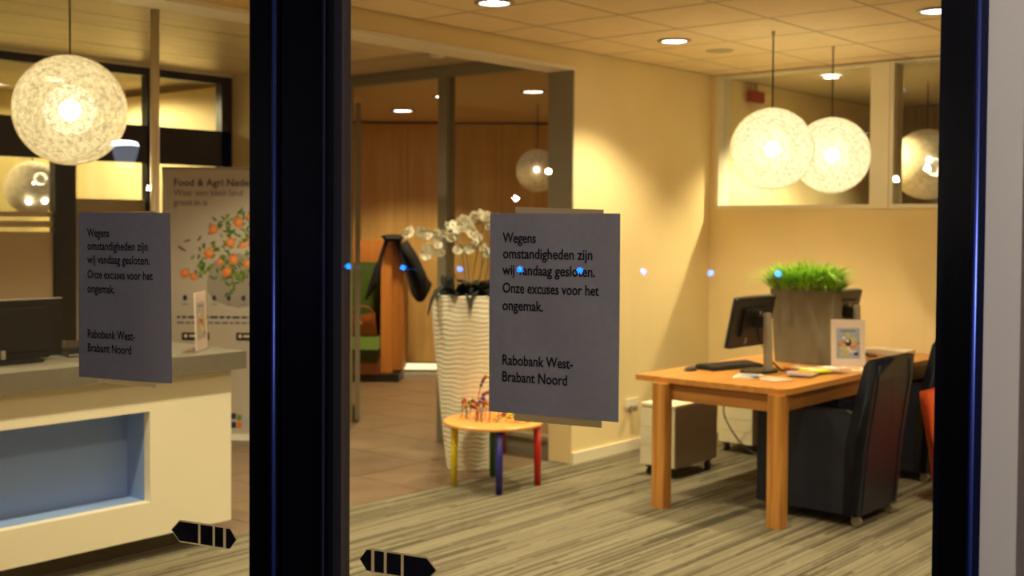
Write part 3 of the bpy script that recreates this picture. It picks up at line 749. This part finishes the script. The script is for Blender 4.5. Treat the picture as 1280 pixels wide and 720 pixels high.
# ================================================================== CHAIRS
def chair(name, loc, rz, leather, label, hs=1.0, group=None):
    """tub chair; local +x is the front, footprint .60 x .52"""
    t = thing(name, label, 'chair', loc, rz, group)
    def soft(nm, bm, par=t, bev=.02):
        return mk(nm, bm, leather, par, bevel=bev, seg=3, smooth=True)
    z = hs
    for s in (-1, 1):
        y0, y1 = (.165, .26) if s > 0 else (-.26, -.165)
        bm = prism([(-.27, .065), (.31, .065), (.31, .56*z), (.30, .605*z), (-.20, .625*z), (-.27, .60*z)], y0, y1)
        soft('armrest', bm, bev=.018)
    soft('seat_base', B((-.26, .30, -.163, .163, .07, .36*z)), bev=.012)
    soft('seat_cushion', B((-.20, .305, -.160, .160, .36*z, .47*z)), bev=.03)
    # tall back, flared and leaning backwards
    bm = prism([(-.30, .06), (-.215, .06), (-.225, .45*z), (-.258, .61*z), (-.325, .885*z), (-.352, .92*z), (-.392, .912*z), (-.385, .80*z), (-.335, .45*z)], -.262, .262)
    soft('backrest', bm, bev=.016)
    # seams and piping on the back panel
    for yy in (-.215, .215):
        mk('piping', tube([(-.302, yy, .07), (-.337, yy, .45*z), (-.387, yy, .80*z), (-.394, yy, .89*z)], .004), leather, t, smooth=True)
    for x in (-.26, .25):
        for y in (-.21, .21):
            c = mk('caster', tube([(x-.014, y-.014, .0275), (x-.014, y+.014, .0275)], .027, 12), M['silver'], t, smooth=False)
            mk('caster_fork', B((x-.006, x+.014, y-.008, y+.008, .03, .075)), M['silver'], c)
    return t
chair('armchair', (-2.99, 6.28, 0), R(180), M['leather'], 'navy leather armchair on casters, nearest at side of oak table', group='navy armchairs at the oak table')
chair('armchair', (-3.15, 7.66, 0), R(180), M['leather'], 'navy leather armchair at far side, partly hidden by dark frame', group='navy armchairs at the oak table')
chair('armchair', (-2.30, 7.13, 0), R(0), M['orange'], 'orange red armchair almost wholly hidden by dark frame at right', .72)

# ================================================================== MOBILE CABINETS
def pedestal(loc, w_, d_, h_, label, black=False):
    t = thing('mobile_cabinet', label, 'cabinet', loc, 0, 'white mobile drawer cabinets under the table')
    mk('body', B((-w_, 0, .012, d_, .07, h_-.018)), M['cab_white'], t, bevel=.003)
    mk('side_panel', B((0, .012, .012, d_, .07, h_-.018)), M['cab_grey'], t, bevel=.002)
    for k in range(3):
        a = .075+k*(h_-.10)/3; b = a+(h_-.10)/3-.0025
        f = mk('drawer_front', B((-w_, .012, -.004, .011, a, b)), M['cab_white'], t, bevel=.002)
    mk('lid', B((-w_-.004, .014, -.006, d_+.004, h_-.018, h_)), M['black'] if black else M['cab_white'], t, bevel=.003)
    for x in (-w_+.04, -.03):
        for y in (.05, d_-.05):
            c = mk('caster', tube([(x-.012, y, .025), (x+.012, y, .025)], .025, 12), M['black'], t)
            mk('caster_plate', B((x-.02, x+.02, y-.02, y+.02, .052, .07)), M['black'], c)
    return t
pedestal((-4.10, 6.385, 0), .25, .52, .475, 'cream mobile cabinet with grey side beside left table leg')
c2 = pedestal((-4.13, 7.44, 0), .26, .46, .36, 'low cream mobile cabinet near back wall with black item on top')
bb = thing('black_box', 'flat black box lying on low cabinet under the table', 'box', (-4.22, 7.6, .361))
mk('box_body', B((-.12, .14, -.13, .13, 0, .035)), M['black'], bb, bevel=.004)
mk('box_lid', B((-.122, .142, -.132, .132, .035, .045)), M['black'], bb, bevel=.003)
for pts, lb in (([(-4.11, 7.28, .60), (-4.24, 7.29, .42), (-4.26, 7.30, .28), (-4.14, 7.33, .10), (-4.0, 7.33, .05), (-3.9, 7.36, .16), (-3.88, 7.38, .35), (-3.86, 7.40, .62)], 'thin black cable looping down below oak table'),):
    v = [Vector(p) for p in pts]; sm = []
    for i in range(len(v)-1):
        a, b, c, d = v[max(i-1, 0)], v[i], v[i+1], v[min(i+2, len(v)-1)]
        for k in range(6):
            q = k/6; sm.append(.5*((2*b)+(c-a)*q+(2*a-5*b+4*c-d)*q*q+(3*b-a-3*c+d)*q**3))
    tag(mk('cable', tube(sm, .005), M['black'], smooth=True), lb, 'cable')
sk = thing('wall_socket', 'white double wall socket above baseboard left of cabinet', 'socket', (XL+.001, 7.05, .345), R(90))
mk('cover_plate', B((-.08, .08, -.012, 0, -.03, .03)), M['white'], sk, bevel=.003)
mk('plug', B((-.04, .0, -.05, -.0125, -.055, -.02)), M['silver'], sk, bevel=.006)

# ================================================================== CHILDREN'S TABLE WITH BEAD MAZE
kt = thing('play_table', "children's round orange table with four coloured legs", 'table', (-4.86, 5.50, 0))
mk('tabletop', lathe([(0, .385), (.30, .385), (.312, .392), (.312, .404), (.305, .41), (0, .41)], 56), M['beech'], kt, smooth=False)
for x, y, m_, nm in ((-.17, -.17, 'yellow', 'yellow round leg'), (.20, -.17, 'blue', 'dark blue round leg'), (.20, .19, 'redp', 'red round leg'), (-.17, .19, 'greenp', 'dark green round leg')):
    l = mk('leg', tube([(x*1.02, y*1.02, 0), (x, y, .385)], [.021, .024], 16), M[m_], kt, smooth=True); l['label'] = nm
bmz = thing('bead_maze', 'bead maze of looping coloured wires with beads on play table', 'toy', (-4.86, 5.50, .4125))
random.seed(8)
def arc(p, q, h, n=14, wob=0):
    p, q = Vector(p), Vector(q); o = []
    for k in range(n+1):
        s = k/n; v = p.lerp(q, s); v.z += h*min(1, sin(pi*s)**.45); v.x += wob*sin(s*9); v.y += wob*cos(s*7); o.append(v)
    o[0].z = o[-1].z = 0; return o
WR = [((-.24, -.03, 0), (-.12, -.11, 0), .115, 'greenp', 0), ((-.21, .0, 0), (-.05, -.10, 0), .10, 'redp', .01), ((-.17, -.08, 0), (.02, -.14, 0), .125, 'purple', .008),
      ((-.12, -.02, 0), (.03, .02, 0), .27, 'orange', 0), ((-.08, -.10, 0), (.08, -.08, 0), .12, 'yellow', .012), ((-.02, -.15, 0), (.02, .10, 0), .11, 'blue', .01),
      ((-.06, .05, 0), (.12, .06, 0), .235, 'lime', .015), ((.04, -.04, 0), (.24, .06, 0), .05, 'redp', .0), ((.08, -.06, 0), (.22, .12, 0), .04, 'greenp', .0),
      ((.10, .0, 0), (.26, .02, 0), .035, 'yellow', 0), ((-.2, .06, 0), (-.02, .12, 0), .15, 'purple', 0), ((-.22, -.06, 0), (-.10, -.02, 0), .09, 'pinkw', .008), ((-.14, .04, 0), (.0, -.05, 0), .13, 'redp', .014), ((-.06, -.02, 0), (.06, -.12, 0), .10, 'orange', .01), ((-.18, -.12, 0), (-.08, -.04, 0), .08, 'lime', .01)]
M['pinkw'] = mat('pink_paint', (.8, .25, .30), .4)
BC = ['redp', 'yellow', 'greenp', 'purple', 'orange', 'blue', 'lime']
bead = {}
for i, (p, q, h, c, wob) in enumerate(WR):
    pts = arc(p, q, h, 16, wob); wo = mk('wire', tube(pts, .0034, 5), M[c], bmz, smooth=True)
    for k in range(8):
        cc = BC[(i+k*2) % 7]; b = pts[3+k+(i % 3)]
        if cc not in bead: bead[cc] = mk('bead', ball((0, 0, 0), .0115), M[cc], wo, smooth=True, loc=b)
        else: inst(bead[cc], wo, b)

# ================================================================== WHITE PLANTER WITH ORCHIDS
pl = thing('tall_planter', 'tall white ribbed planter holding white orchids behind play table', 'planter', (-5.33, 5.79, 0))
H = 1.165; rings = 190; nseg = 72; bm = bmesh.new(); pr = []
random.seed(4)
def pr_(z):
    s = z/H; return .145+.105*min(1, s*1.15)**.9
prof = []
for k in range(rings+1):
    z = H*k/rings; row = []
    for j in range(nseg):
        a = 2*pi*j/nseg
        ph = z/.031+.16*sin(a*3+z*9)+.20*sin(a*9-z*13)
        f = abs((ph % 1)*2-1); f = 1-f*f
        r = pr_(z)+.005*f
        row.append(bm.verts.new((r*cos(a), r*sin(a), z)))
    prof.append(row)
for a, b in zip(prof, prof[1:]):
    for j in range(nseg): bm.faces.new([a[j], a[(j+1) % nseg], b[(j+1) % nseg], b[j]])
bm.faces.new(prof[0][::-1])
inn = [bm.verts.new((v.co.x*.9, v.co.y*.9, H)) for v in prof[-1]]; low = [bm.verts.new((v.co.x*.9, v.co.y*.9, H-.06)) for v in prof[-1]]
for A_, B_ in ((prof[-1], inn), (inn, low)):
    for j in range(nseg): bm.faces.new([A_[j], A_[(j+1) % nseg], B_[(j+1) % nseg], B_[j]])
bm.faces.new(low)
mk('pot', bm, M['pot'], pl, smooth=True)
def leafmesh(L_, W_, bend, n=5):
    bm = bmesh.new(); v = []
    for k in range(n+1):
        s = k/n; w_ = W_*sin(pi*min(.97, .12+s*.88))**.7; x = L_*s*(1-.25*bend*s); z = L_*(.55*s-bend*s*s*.75)
        v.append([bm.verts.new((x, -w_, z+.012)), bm.verts.new((x, 0, z)), bm.verts.new((x, w_, z+.012))])
    for a, b in zip(v, v[1:]):
        for i in (0, 1): bm.faces.new([a[i], a[i+1], b[i+1], b[i]])
    return bm
mk('soil', lathe([(0, 0), (.225, 0), (.2, .02), (0, .035)], 24, c=(0, 0, H-.055)), M['soil'], pl)
lf = []
for k in range(3):
    lf.append(leafmesh(.24+.03*k, .04, .35+.3*k))
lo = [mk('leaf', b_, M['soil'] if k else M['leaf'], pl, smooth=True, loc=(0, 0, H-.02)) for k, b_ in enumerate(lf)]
for o in lo: o.rotation_euler = (0, 0, random.uniform(0, 6))
for k in range(64):
    o = inst(lo[k % 3], pl, (random.uniform(-.12, .12), random.uniform(-.12, .12), H-.035), random.uniform(0, 2*pi))
    s = random.uniform(.6, 1.0); o.scale = (s, s*1.25, s*random.uniform(.9, 2.3))
# orchid stems and flowers; image-right direction is (cos40.6, sin40.6)
U = Vector((cos(YAW), sin(YAW), 0)); V = Vector((-sin(YAW), cos(YAW), 0))
def flower_mesh():
    bm = bmesh.new()
    for k in range(5):
        a = R(90+72*k); rad = .036 if k % 5 in (1, 4) else .031; wd = .026 if k in (1, 4) else .014
        c = [(0, 0), (.45, -1), (.85, -.8), (1, 0), (.85, .8), (.45, 1)]
        vv = []
        for s, t_ in c:
            r = rad*s; q = wd*t_
            vv.append(bm.verts.new((cos(a)*r-sin(a)*q, -.008*s*s, sin(a)*r+cos(a)*q)))
        bm.faces.new(vv)
    return bm
fl0 = None
STEMS = [([(0, 0), (-.03, .30), (-.14, .42), (-.30, .46), (-.43, .44)], 9), ([(-.02, 0), (-.05, .28), (-.10, .46), (-.02, .56), (.06, .58)], 9), ([(.04, 0), (.08, .25), (.06, .42), (-.03, .50), (-.16, .50)], 8),
         ([(.06, 0), (.12, .22), (.10, .34), (.0, .37), (-.08, .33)], 8), ([(.0, 0), (.05, .35), (.10, .52), (.16, .56), (.24, .50)], 8), ([(-.04, 0), (-.12, .2), (-.20, .33), (-.27, .36), (-.33, .31)], 6),
         ([(.03, 0), (.10, .3), (.16, .45), (.14, .55), (.02, .60)], 7)]
for si, (st, nf) in enumerate(STEMS):
    dep = [.0, .03, -.05, .02, .05, -.02, .06][si]
    P = [U*a*1.0+V*(dep*(.3+b*2))+Vector((0, 0, H-.03+b*.98)) for a, b in st]; sm = []
    for i in range(len(P)-1):
        a, b, c, d = P[max(i-1, 0)], P[i], P[i+1], P[min(i+2, len(P)-1)]
        for k in range(5):
            q = k/5; sm.append(.5*((2*b)+(c-a)*q+(2*a-5*b+4*c-d)*q*q+(3*b-a-3*c+d)*q**3))
    sm.append(P[-1]); so = mk('flower_stem', tube(sm, .004, 5), M['stem'], pl, smooth=True)
    for k in range(nf):
        q = sm[int(len(sm)*(.50+.48*k/nf))]+Vector((random.uniform(-.02, .02), random.uniform(-.02, .02), random.uniform(-.035, .01)))
        if fl0 is None:
            fl0 = mk('flower', flower_mesh(), M['petal'], so, smooth=False, loc=q)
            ce_ = mk('lip', ball((0, 0, 0), .007), M['lip'], so, smooth=True, loc=q+Vector((.004, -.008, 0)))
            o = fl0
        else:
            o = inst(fl0, so, q); inst(ce_, so, q+Vector((.006, -.009, 0)))
        o.rotation_euler = (R(random.uniform(-20, 20)), R(random.uniform(-25, 25)), YAW+R(random.uniform(-60, 60))); s = random.uniform(.9, 1.3); o.scale = (s, s, s)

# red chair behind the planter
rc = thing('shell_chair', 'red moulded chair mostly hidden behind the white planter', 'chair', (-5.57, 6.205, 0), R(0))
prof_ = [(-.355, .985), (-.352, .90), (-.325, .72), (-.285, .55), (-.245, .46), (-.10, .43), (.10, .44)]
bm = bmesh.new(); rows = []
for i, (x, z) in enumerate(prof_):
    rows.append([bm.verts.new((x+.012*abs(q), q*.145, z)) for q in (-1, -.5, 0, .5, 1)])
for a, b in zip(rows, rows[1:]):
    for k in range(4): bm.faces.new([a[k], a[k+1], b[k+1], b[k]])
o = mk('shell', bm, M['red'], rc, smooth=True); sm_ = o.modifiers.new('thickness', 'SOLIDIFY'); sm_.thickness = .03; sm_.offset = 0
for x in (-.235, .08):
    for y in (-.13, .13): mk('leg', tube([(x, y, 0), (x*.96, y*.9, .44)], .012, 10), M['red'], rc, smooth=True)

# ================================================================== BOOTH, JACKET AND BAG (behind the partition)
bo = thing('booth_bench', 'green upholstered booth bench with tall orange wood end panel', 'bench', (-8.93, 8.50, 0), R(40.6))
# local x = picture right, local y = away; seat to the left of the panel
mk('end_panel', B((-.115, -.0, -.01, .42, .06, 1.46)), M['booth_wood'], bo, bevel=.003)
mk('side_panel', B((.0, .115, .05, .42, .10, 1.44)), wood('booth_wood_shaded', (.34, .13, .03), (.46, .19, .045), 'z', 12), bo)  # booth wood again, shade put into a darker brown
mk('back_panel', B((-1.1, -.115, .36, .42, .06, 1.46)), M['booth_wood'], bo)
mk('back_pad', B((-1.08, -.125, .26, .36, .50, 1.22)), M['green'], bo, bevel=.02, seg=2, smooth=True)
mk('seat_cushion', B((-1.1, -.125, -.22, .26, .22, .46)), M['green'], bo, bevel=.03, seg=2, smooth=True)
mk('seat_base', B((-1.1, -.12, -.20, .26, .08, .22)), mat('booth_base', (.16, .05, .015), .6), bo)
mk('plinth', B((-1.1, .09, -.16, .36, .0, .08)), M['black'], bo)
# jacket draped over the panel
jk = thing('jacket', 'black jacket slung over the wooden booth end panel', 'jacket', (-8.93, 8.50, 1.46), R(40.6))
def drape(name, left):
    bm = bmesh.new(); n, m_ = 10, 12; g = []
    for i in range(n+1):
        s = i/n; row = []
        for j in range(m_+1):
            q = j/m_
            if left:
                x = -.04-.06*q-.17*s*q**.8-.06*q*(1-s); ln = .52+.12*s
                z = .035-.02*s-ln*q**1.15; y = -.05+.10*s+.018*sin(9*s+4*q)
            else:
                x = .03+.04*q+.34*q**1.1*(.35+.65*s); ln = .50+.18*sin(pi*s)
                z = .035-ln*q**1.25; y = -.06+.20*s+.02*sin(11*s+3*q)
            row.append(bm.verts.new((x, y, z)))
        g.append(row)
    for i in range(n):
        for j in range(m_): bm.faces.new([g[i][j], g[i+1][j], g[i+1][j+1], g[i][j+1]])
    o = mk(name, bm, M['black_matt'], jk, smooth=True); s_ = o.modifiers.new('t', 'SOLIDIFY'); s_.thickness = .02; s_.offset = 1
    return o
drape('left_front', True); drape('right_front', False)
mk('collar', ball((0, .12, .035), .06, u=16, v=8, sq=(2.2, 1.6, .5)), M['black_matt'], jk, smooth=True)
bm = bmesh.new()
hexa(bm, [(-.03, -.1, -.01), (.09, -.1, -.01), (.09, .2, -.01), (-.12, .2, -.01)], [(-.07, -.08, .045), (.08, -.08, .05), (.08, .2, .05), (-.10, .2, .045)])
mk('shoulder', bm, M['black_matt'], jk, bevel=.015, seg=2, smooth=True)
mk('sleeve', tube([(.12, -.02, -.02), (.22, -.04, -.18), (.31, -.05, -.36), (.33, -.05, -.52)], [.05, .055, .05, .035], 10), M['black_matt'], jk, smooth=True)
bg = thing('handbag', 'glossy brown leather bag on the green booth seat', 'bag', (-9.17, 8.30, .461), R(40.6))
bm = hexa(bmesh.new(), [(-.17, -.08, 0), (.17, -.08, 0), (.17, .1, 0), (-.17, .1, 0)], [(-.14, -.05, .20), (.13, -.05, .24), (.13, .07, .24), (-.14, .07, .20)])
mk('bag_body', bm, M['bag'], bg, bevel=.03, seg=3, smooth=True)
mk('handle', tube([(.12*cos(a), 0, .21+.10*sin(a)) for a in [pi*k/10 for k in range(11)]], .010, 8), M['bag'], bg, smooth=True)
mk('clasp', ball((.0, -.07, .14), .014), mat('bright_clasp', (.9, .8, .6), .15, .9), bg, smooth=True)

# ================================================================== RECEPTION DESK
ds = thing('reception_desk', 'cream reception desk with taupe worktop and blue grey recess', 'desk', (-5.0, 3.63, 0))
# local: front plane x=0, right end y=0, runs to -y
L0 = -2.75
mk('front_panel', B((-.05, 0, -.47, 0, .107, .885), (-.05, 0, L0, -.47, .72, .885), (-.05, 0, L0, -.47, .107, .28)), M['desk'], ds, bevel=.002)
mk('recess_back', B((-.22, -.20, L0, -.47, .24, .76)), M['recess'], ds)
mk('recess_lining', B((-.20, -.05, -.47, -.455, .28, .72), (-.20, -.05, L0, -.455, .265, .28), (-.20, -.05, L0, -.455, .72, .735)), M['recess'], ds)
mk('end_panel', B((-.72, -.05, -.03, 0, .107, .885)), M['desk'], ds)
mk('plinth', B((-.68, -.085, L0, -.06, 0, .107)), M['plinth'], ds)
mk('worktop', B((-.76, .05, L0, .06, .885, .975)), M['slab'], ds, bevel=.003)
mo_ = thing('computer_monitor', 'black monitor seen from behind standing on reception desk', 'monitor', (-5.33, 2.62, .976), R(-90), 'monitors on the reception desk')
mk('screen_housing', prism(rbox(-.27, .215, .013, .285, .012, 3), -.03, .0, 'y'), M['black'], mo_, bevel=.004)
mk('housing_back', prism(rbox(-.20, .15, .05, .25, .03, 3), .0, .05, 'y'), M['black'], mo_, bevel=.01)
mk('blue_label', B((.105, .155, .0005, .0015, .245, .268)), mat('blue_label_print', (.10, .35, .48), .5, emit=None), mo_)
mk('top_trim', B((-.27, .21, -.031, .003, .285, .291)), M['silver'], mo_)
mk('neck', B((-.18, .12, .004, .045, .012, .06)), M['black'], mo_)
mk('foot', prism(rbox(-.13, .13, -.08, .12, .03), 0, .012, 'z'), M['black'], mo_)
mk('connector', B((.04, .06, .051, .065, .02, .06)), M['silver'], mo_); mk('connector', B((.075, .09, .051, .062, .03, .05)), M['silver'], mo_)
kk = thing('keyboard', 'black keyboard with silver edge on reception desk behind left notice', 'keyboard', (-5.36, 3.12, .976), R(84))
mk('keyboard_body', B((-.2, .2, -.07, .07, 0, .028)), M['black'], kk, bevel=.004)
mk('silver_edge', B((-.2, .2, -.074, -.071, .006, .014)), M['silver'], kk)
k0 = mk('key', B((0, .024, 0, .022, 0, .006)), M['black'], kk, loc=(-.185, -.055, .028))
for r_ in range(4):
    for c_ in range(13):
        if r_ or c_: inst(k0, kk, (-.185+c_*.028, -.055+r_*.028, .028))
tg = thing('document_tray', 'dark document tray on reception desk beside the monitor', 'tray', (-5.60, 3.18, .976), R(84))
mk('tray_base', B((-.17, .17, -.12, .12, 0, .006)), M['plinth'], tg); mk('tray_rim', B((-.17, .17, -.12, -.114, .006, .06), (-.17, -.164, -.114, .12, .006, .06), (.164, .17, -.114, .12, .006, .06)), M['plinth'], tg)
mk('paper', B((-.15, .15, -.10, .10, .0065, .02)), M['paper_warm'], tg)
# pole between ceiling and floor behind desk
tag(mk('steel_pole', tube([(-5.80, 3.70, 0), (-5.80, 3.70, HC-.001)], .025, 20), M['brass'], smooth=True), 'shiny slim metal pole from floor to ceiling behind reception desk', 'pole')

# ================================================================== ROLL-UP BANNER
bn = thing('rollup_banner', 'pale roll up banner with orange flower map behind reception desk', 'banner', (-7.605, 4.911, 0), R(40.6))
BW, BZ0 = .85, .075
mk('print_sheet', B((0, BW, -.001, .001, BZ0, 2.02)), M['banner'], bn)
mk('cassette', prism([(-.045, 0), (.045, 0), (.045, .03), (.02, .075), (-.02, .075), (-.045, .03)], -.005, BW+.005, 'x'), mat('cassette_alu', (.45, .42, .36), .4, .5), bn, bevel=.004)
mk('top_bar', B((0, BW, -.008, .008, 2.02, 2.04)), M['silver'], bn)
mk('support_rod', tube([(BW/2, .012, .07), (BW/2, .012, 2.02)], .008, 8), M['silver'], bn)
fx = (R(90), 0, 0)
def bx(px): return (px-205)/125.8/1.335*1.0   # (design sheet measured in px -> m)
sc_ = .85/142
def P2(px, py): return ((px-205)*sc_, 2.02-(py-212)*1.965/331)
def btxt(s, px, py, size, m_, width=None, bold=0):
    x, z = P2(px, py); text('banner_text', s, size, m_, bn, (x, -.0022, z), fx, width=width, bold=bold)
btxt('Food & Agri Nederland', 219, 232, .075, M['navy_ink'], width=.70, bold=.0009)
btxt('Waar een klein land', 219, 244, .066, M['grey_ink'], width=.51, bold=.0005)
btxt('groot in is', 219, 256, .066, M['grey_ink'], width=.25, bold=.0005)
# faint grey sweep behind the map
random.seed(17)
def blob(px, py, rx, ry, m_, lay, n=7, jit=.25, name='printed_leaf', rot=0):
    x, z = P2(px, py); pts = []
    for k in range(n):
        a = 2*pi*k/n; r = 1+random.uniform(-jit, jit)
        ax, az = rx*r*cos(a), ry*r*sin(a)
        pts.append((x+ax*cos(rot)-az*sin(rot), z+ax*sin(rot)+az*cos(rot)))
    bm = bmesh.new(); bm.faces.new([bm.verts.new((a, -.0014-.00012*lay, b)) for a, b in pts]); return mk(name, bm, m_, bn)
blob(300, 350, .26, .20, M['banner_grey'], 0, 16, .08, 'printed_shadow')
outline = [(224, 338), (238, 326), (250, 312), (258, 300), (262, 284), (270, 272), (284, 264), (300, 261), (322, 262), (336, 270), (340, 290), (334, 305), (338, 318), (326, 330), (316, 342), (306, 350), (298, 356), (290, 366), (284, 372), (284, 360), (276, 350), (262, 344), (246, 346), (232, 348)]
def inside(x, y):
    c = False; n = len(outline)
    for i in range(n):
        (x1, y1), (x2, y2) = outline[i], outline[(i+1) % n]
        if (y1 > y) != (y2 > y) and x < (x2-x1)*(y-y1)/(y2-y1)+x1: c = not c
    return c
cnt = 0; lb_ = {}
while cnt < 240:
    x, y = random.uniform(220, 342), random.uniform(258, 374)
    if not inside(x, y): continue
    blob(x, y, .024, .009, [M['green_ink'], M['green_ink'], M['green_ink2']][cnt % 3], 1+cnt % 5, 6, .2, rot=random.uniform(0, pi)); cnt += 1
for x, y, s in ((268, 286, 1), (299, 277, 1.1), (289, 302, 1), (263, 315, 1.1), (293, 323, 1), (285, 338, 1), (233, 340, 1), (316, 300, 1), (322, 280, .9), (310, 328, .9), (244, 345, .8), (313, 270, .8), (304, 305, .7), (276, 326, .7)):
    blob(x, y, .036*s, .036*s, M['orange_ink'], 8, 10, .12, 'printed_flower'); blob(x+.6, y-.6, .022*s, .022*s, M['peach_ink'], 9, 8, .12, 'printed_flower_centre')
for x, y, r in ((228, 309, -.5), (231, 311, -.5), (251, 297, .9), (308, 345, .5), (314, 352, .6), (236, 300, .3)):
    blob(x, y, .03, .008, mat('twig_print', (.20, .11, .10), .7), 7, 6, .1, 'printed_twig', r)
for k, px in enumerate((233, 251, 269, 287, 305, 322)):
    blob(px, 371, .016, .022, M['navy_ink'], 2, 10, .05, 'printed_icon')
    blob(px, 379, .030, .004, M['grey_ink'], 2, 6, .1, 'printed_caption')
for py, m_, x1 in ((395, 'navy_ink', 330), (402, 'grey_ink', 334)):
    x = 223
    while x < x1:
        wd = random.uniform(4, 10); a, z = P2(x, py); b, _ = P2(min(x+wd, x1), py)
        mk('printed_caption', B((a, b, -.0022, -.0012, z-.008, z+.008)), M[m_], bn); x += wd+2
for a, b in ((229, 263), (296, 330)):
    x0, zz0 = P2(a, 424); x1_, zz1 = P2(b, 414); mk('printed_badge', prism(rbox(x0, x1_, zz0, zz1, .008), -.0022, -.0012), M['ink'], bn)
    mk('badge_mark', B((x0+.02, x0+.04, -.003, -.0023, zz0+.02, zz0+.045), (x0+.055, x1_-.02, -.003, -.0023, zz0+.025, zz0+.04)), M['paper_warm'], bn)
for (px, py, m_) in ((290, 522, 'navy_ink'), (290, 533, 'navy_ink'), (297, 524, 'green_ink2'), (297, 533, 'orange_ink'), (304, 528, 'blue_print')):
    x, z = P2(px, py); mk('logo_square', B((x, x+.036, -.0022, -.0012, z, z+.045)), M[m_], bn)

# ================================================================== OUTSIDE, SEEN AS REFLECTIONS IN THE GLASS
random.seed(2)
ra = thing('led_railing', 'low railing outside with a row of blue lights mirrored in the glass', 'railing', (-1.8466, -3.2235, 0), R(14.6))
mk('handrail', tube([(-1.6, -.03, 1.372), (1.6, -.03, 1.372)], .02, 10), M['door_frame'], ra, smooth=True)
for x in (-1.5, -.5, .5, 1.5): mk('post', tube([(x, -.03, -.09), (x, -.03, 1.36)], .02, 10), M['door_frame'], ra, smooth=True)
l0 = None
for p in ((-3.057, -3.538, 1.382), (-2.7, -3.445, 1.385), (-2.344, -3.353, 1.385), (-1.987, -3.26, 1.389), (-1.649, -3.172, 1.392), (-1.307, -3.083, 1.396), (-.964, -2.993, 1.396), (-.636, -2.909, 1.401)):
    d = Vector(p)-Vector((-1.8466, -3.2235, 0)); q = Matrix.Rotation(-TH, 3, 'Z') @ d
    if l0 is None: l0 = mk('blue_lamp', ball((0, 0, 0), .0155), M['blue_led'], ra, smooth=True, loc=q)
    else: inst(l0, ra, q)
sl = thing('street_lantern', 'white street lantern across the square mirrored in left door', 'lantern', (-8.02, -9.79, 0), R(40))
mk('post', tube([(0, 0, -.09), (0, 0, 2.27)], .02, 12), M['door_frame'], sl, smooth=True)
mk('lantern_bowl', lathe([(0, -.20), (.09, -.19), (.11, -.14), (.165, .06), (.0, .06)], 24, c=(0, 0, 2.47)), M['lantern_body'], sl, smooth=True)
mk('lantern_lens', lathe([(0, .061), (.16, .061), (.14, .11), (0, .13)], 24, c=(0, 0, 2.47)), M['lantern'], sl, smooth=True)
for i, (p, c) in enumerate((((-3.054, -8.498, 1.892), 1), ((-2.711, -8.409, 2.156), 1), ((.451, -7.585, 2.043), 1), ((.694, -7.522, 2.134), 1), ((-7.667, -9.699, 2.031), 1))):
    t = thing('garden_light', ['small round light outside mirrored above right notice', 'small round light outside mirrored beside the dim globe', 'small round light outside mirrored at right of the globes', 'upper small round light outside mirrored far right', 'amber round light outside mirrored beside the steel pole'][i], 'light', (p[0], p[1], 0), 0, 'small lights on posts outside')
    mk('post', tube([(0, 0, -.09), (0, 0, p[2]-.04)], .015, 8), M['door_frame'], t)
    mk('lamp_ball', ball((0, 0, p[2]), .029), emis('garden_lamp', (1, .88, .66) if i < 4 else (1, .6, .3), 160), t, smooth=True)
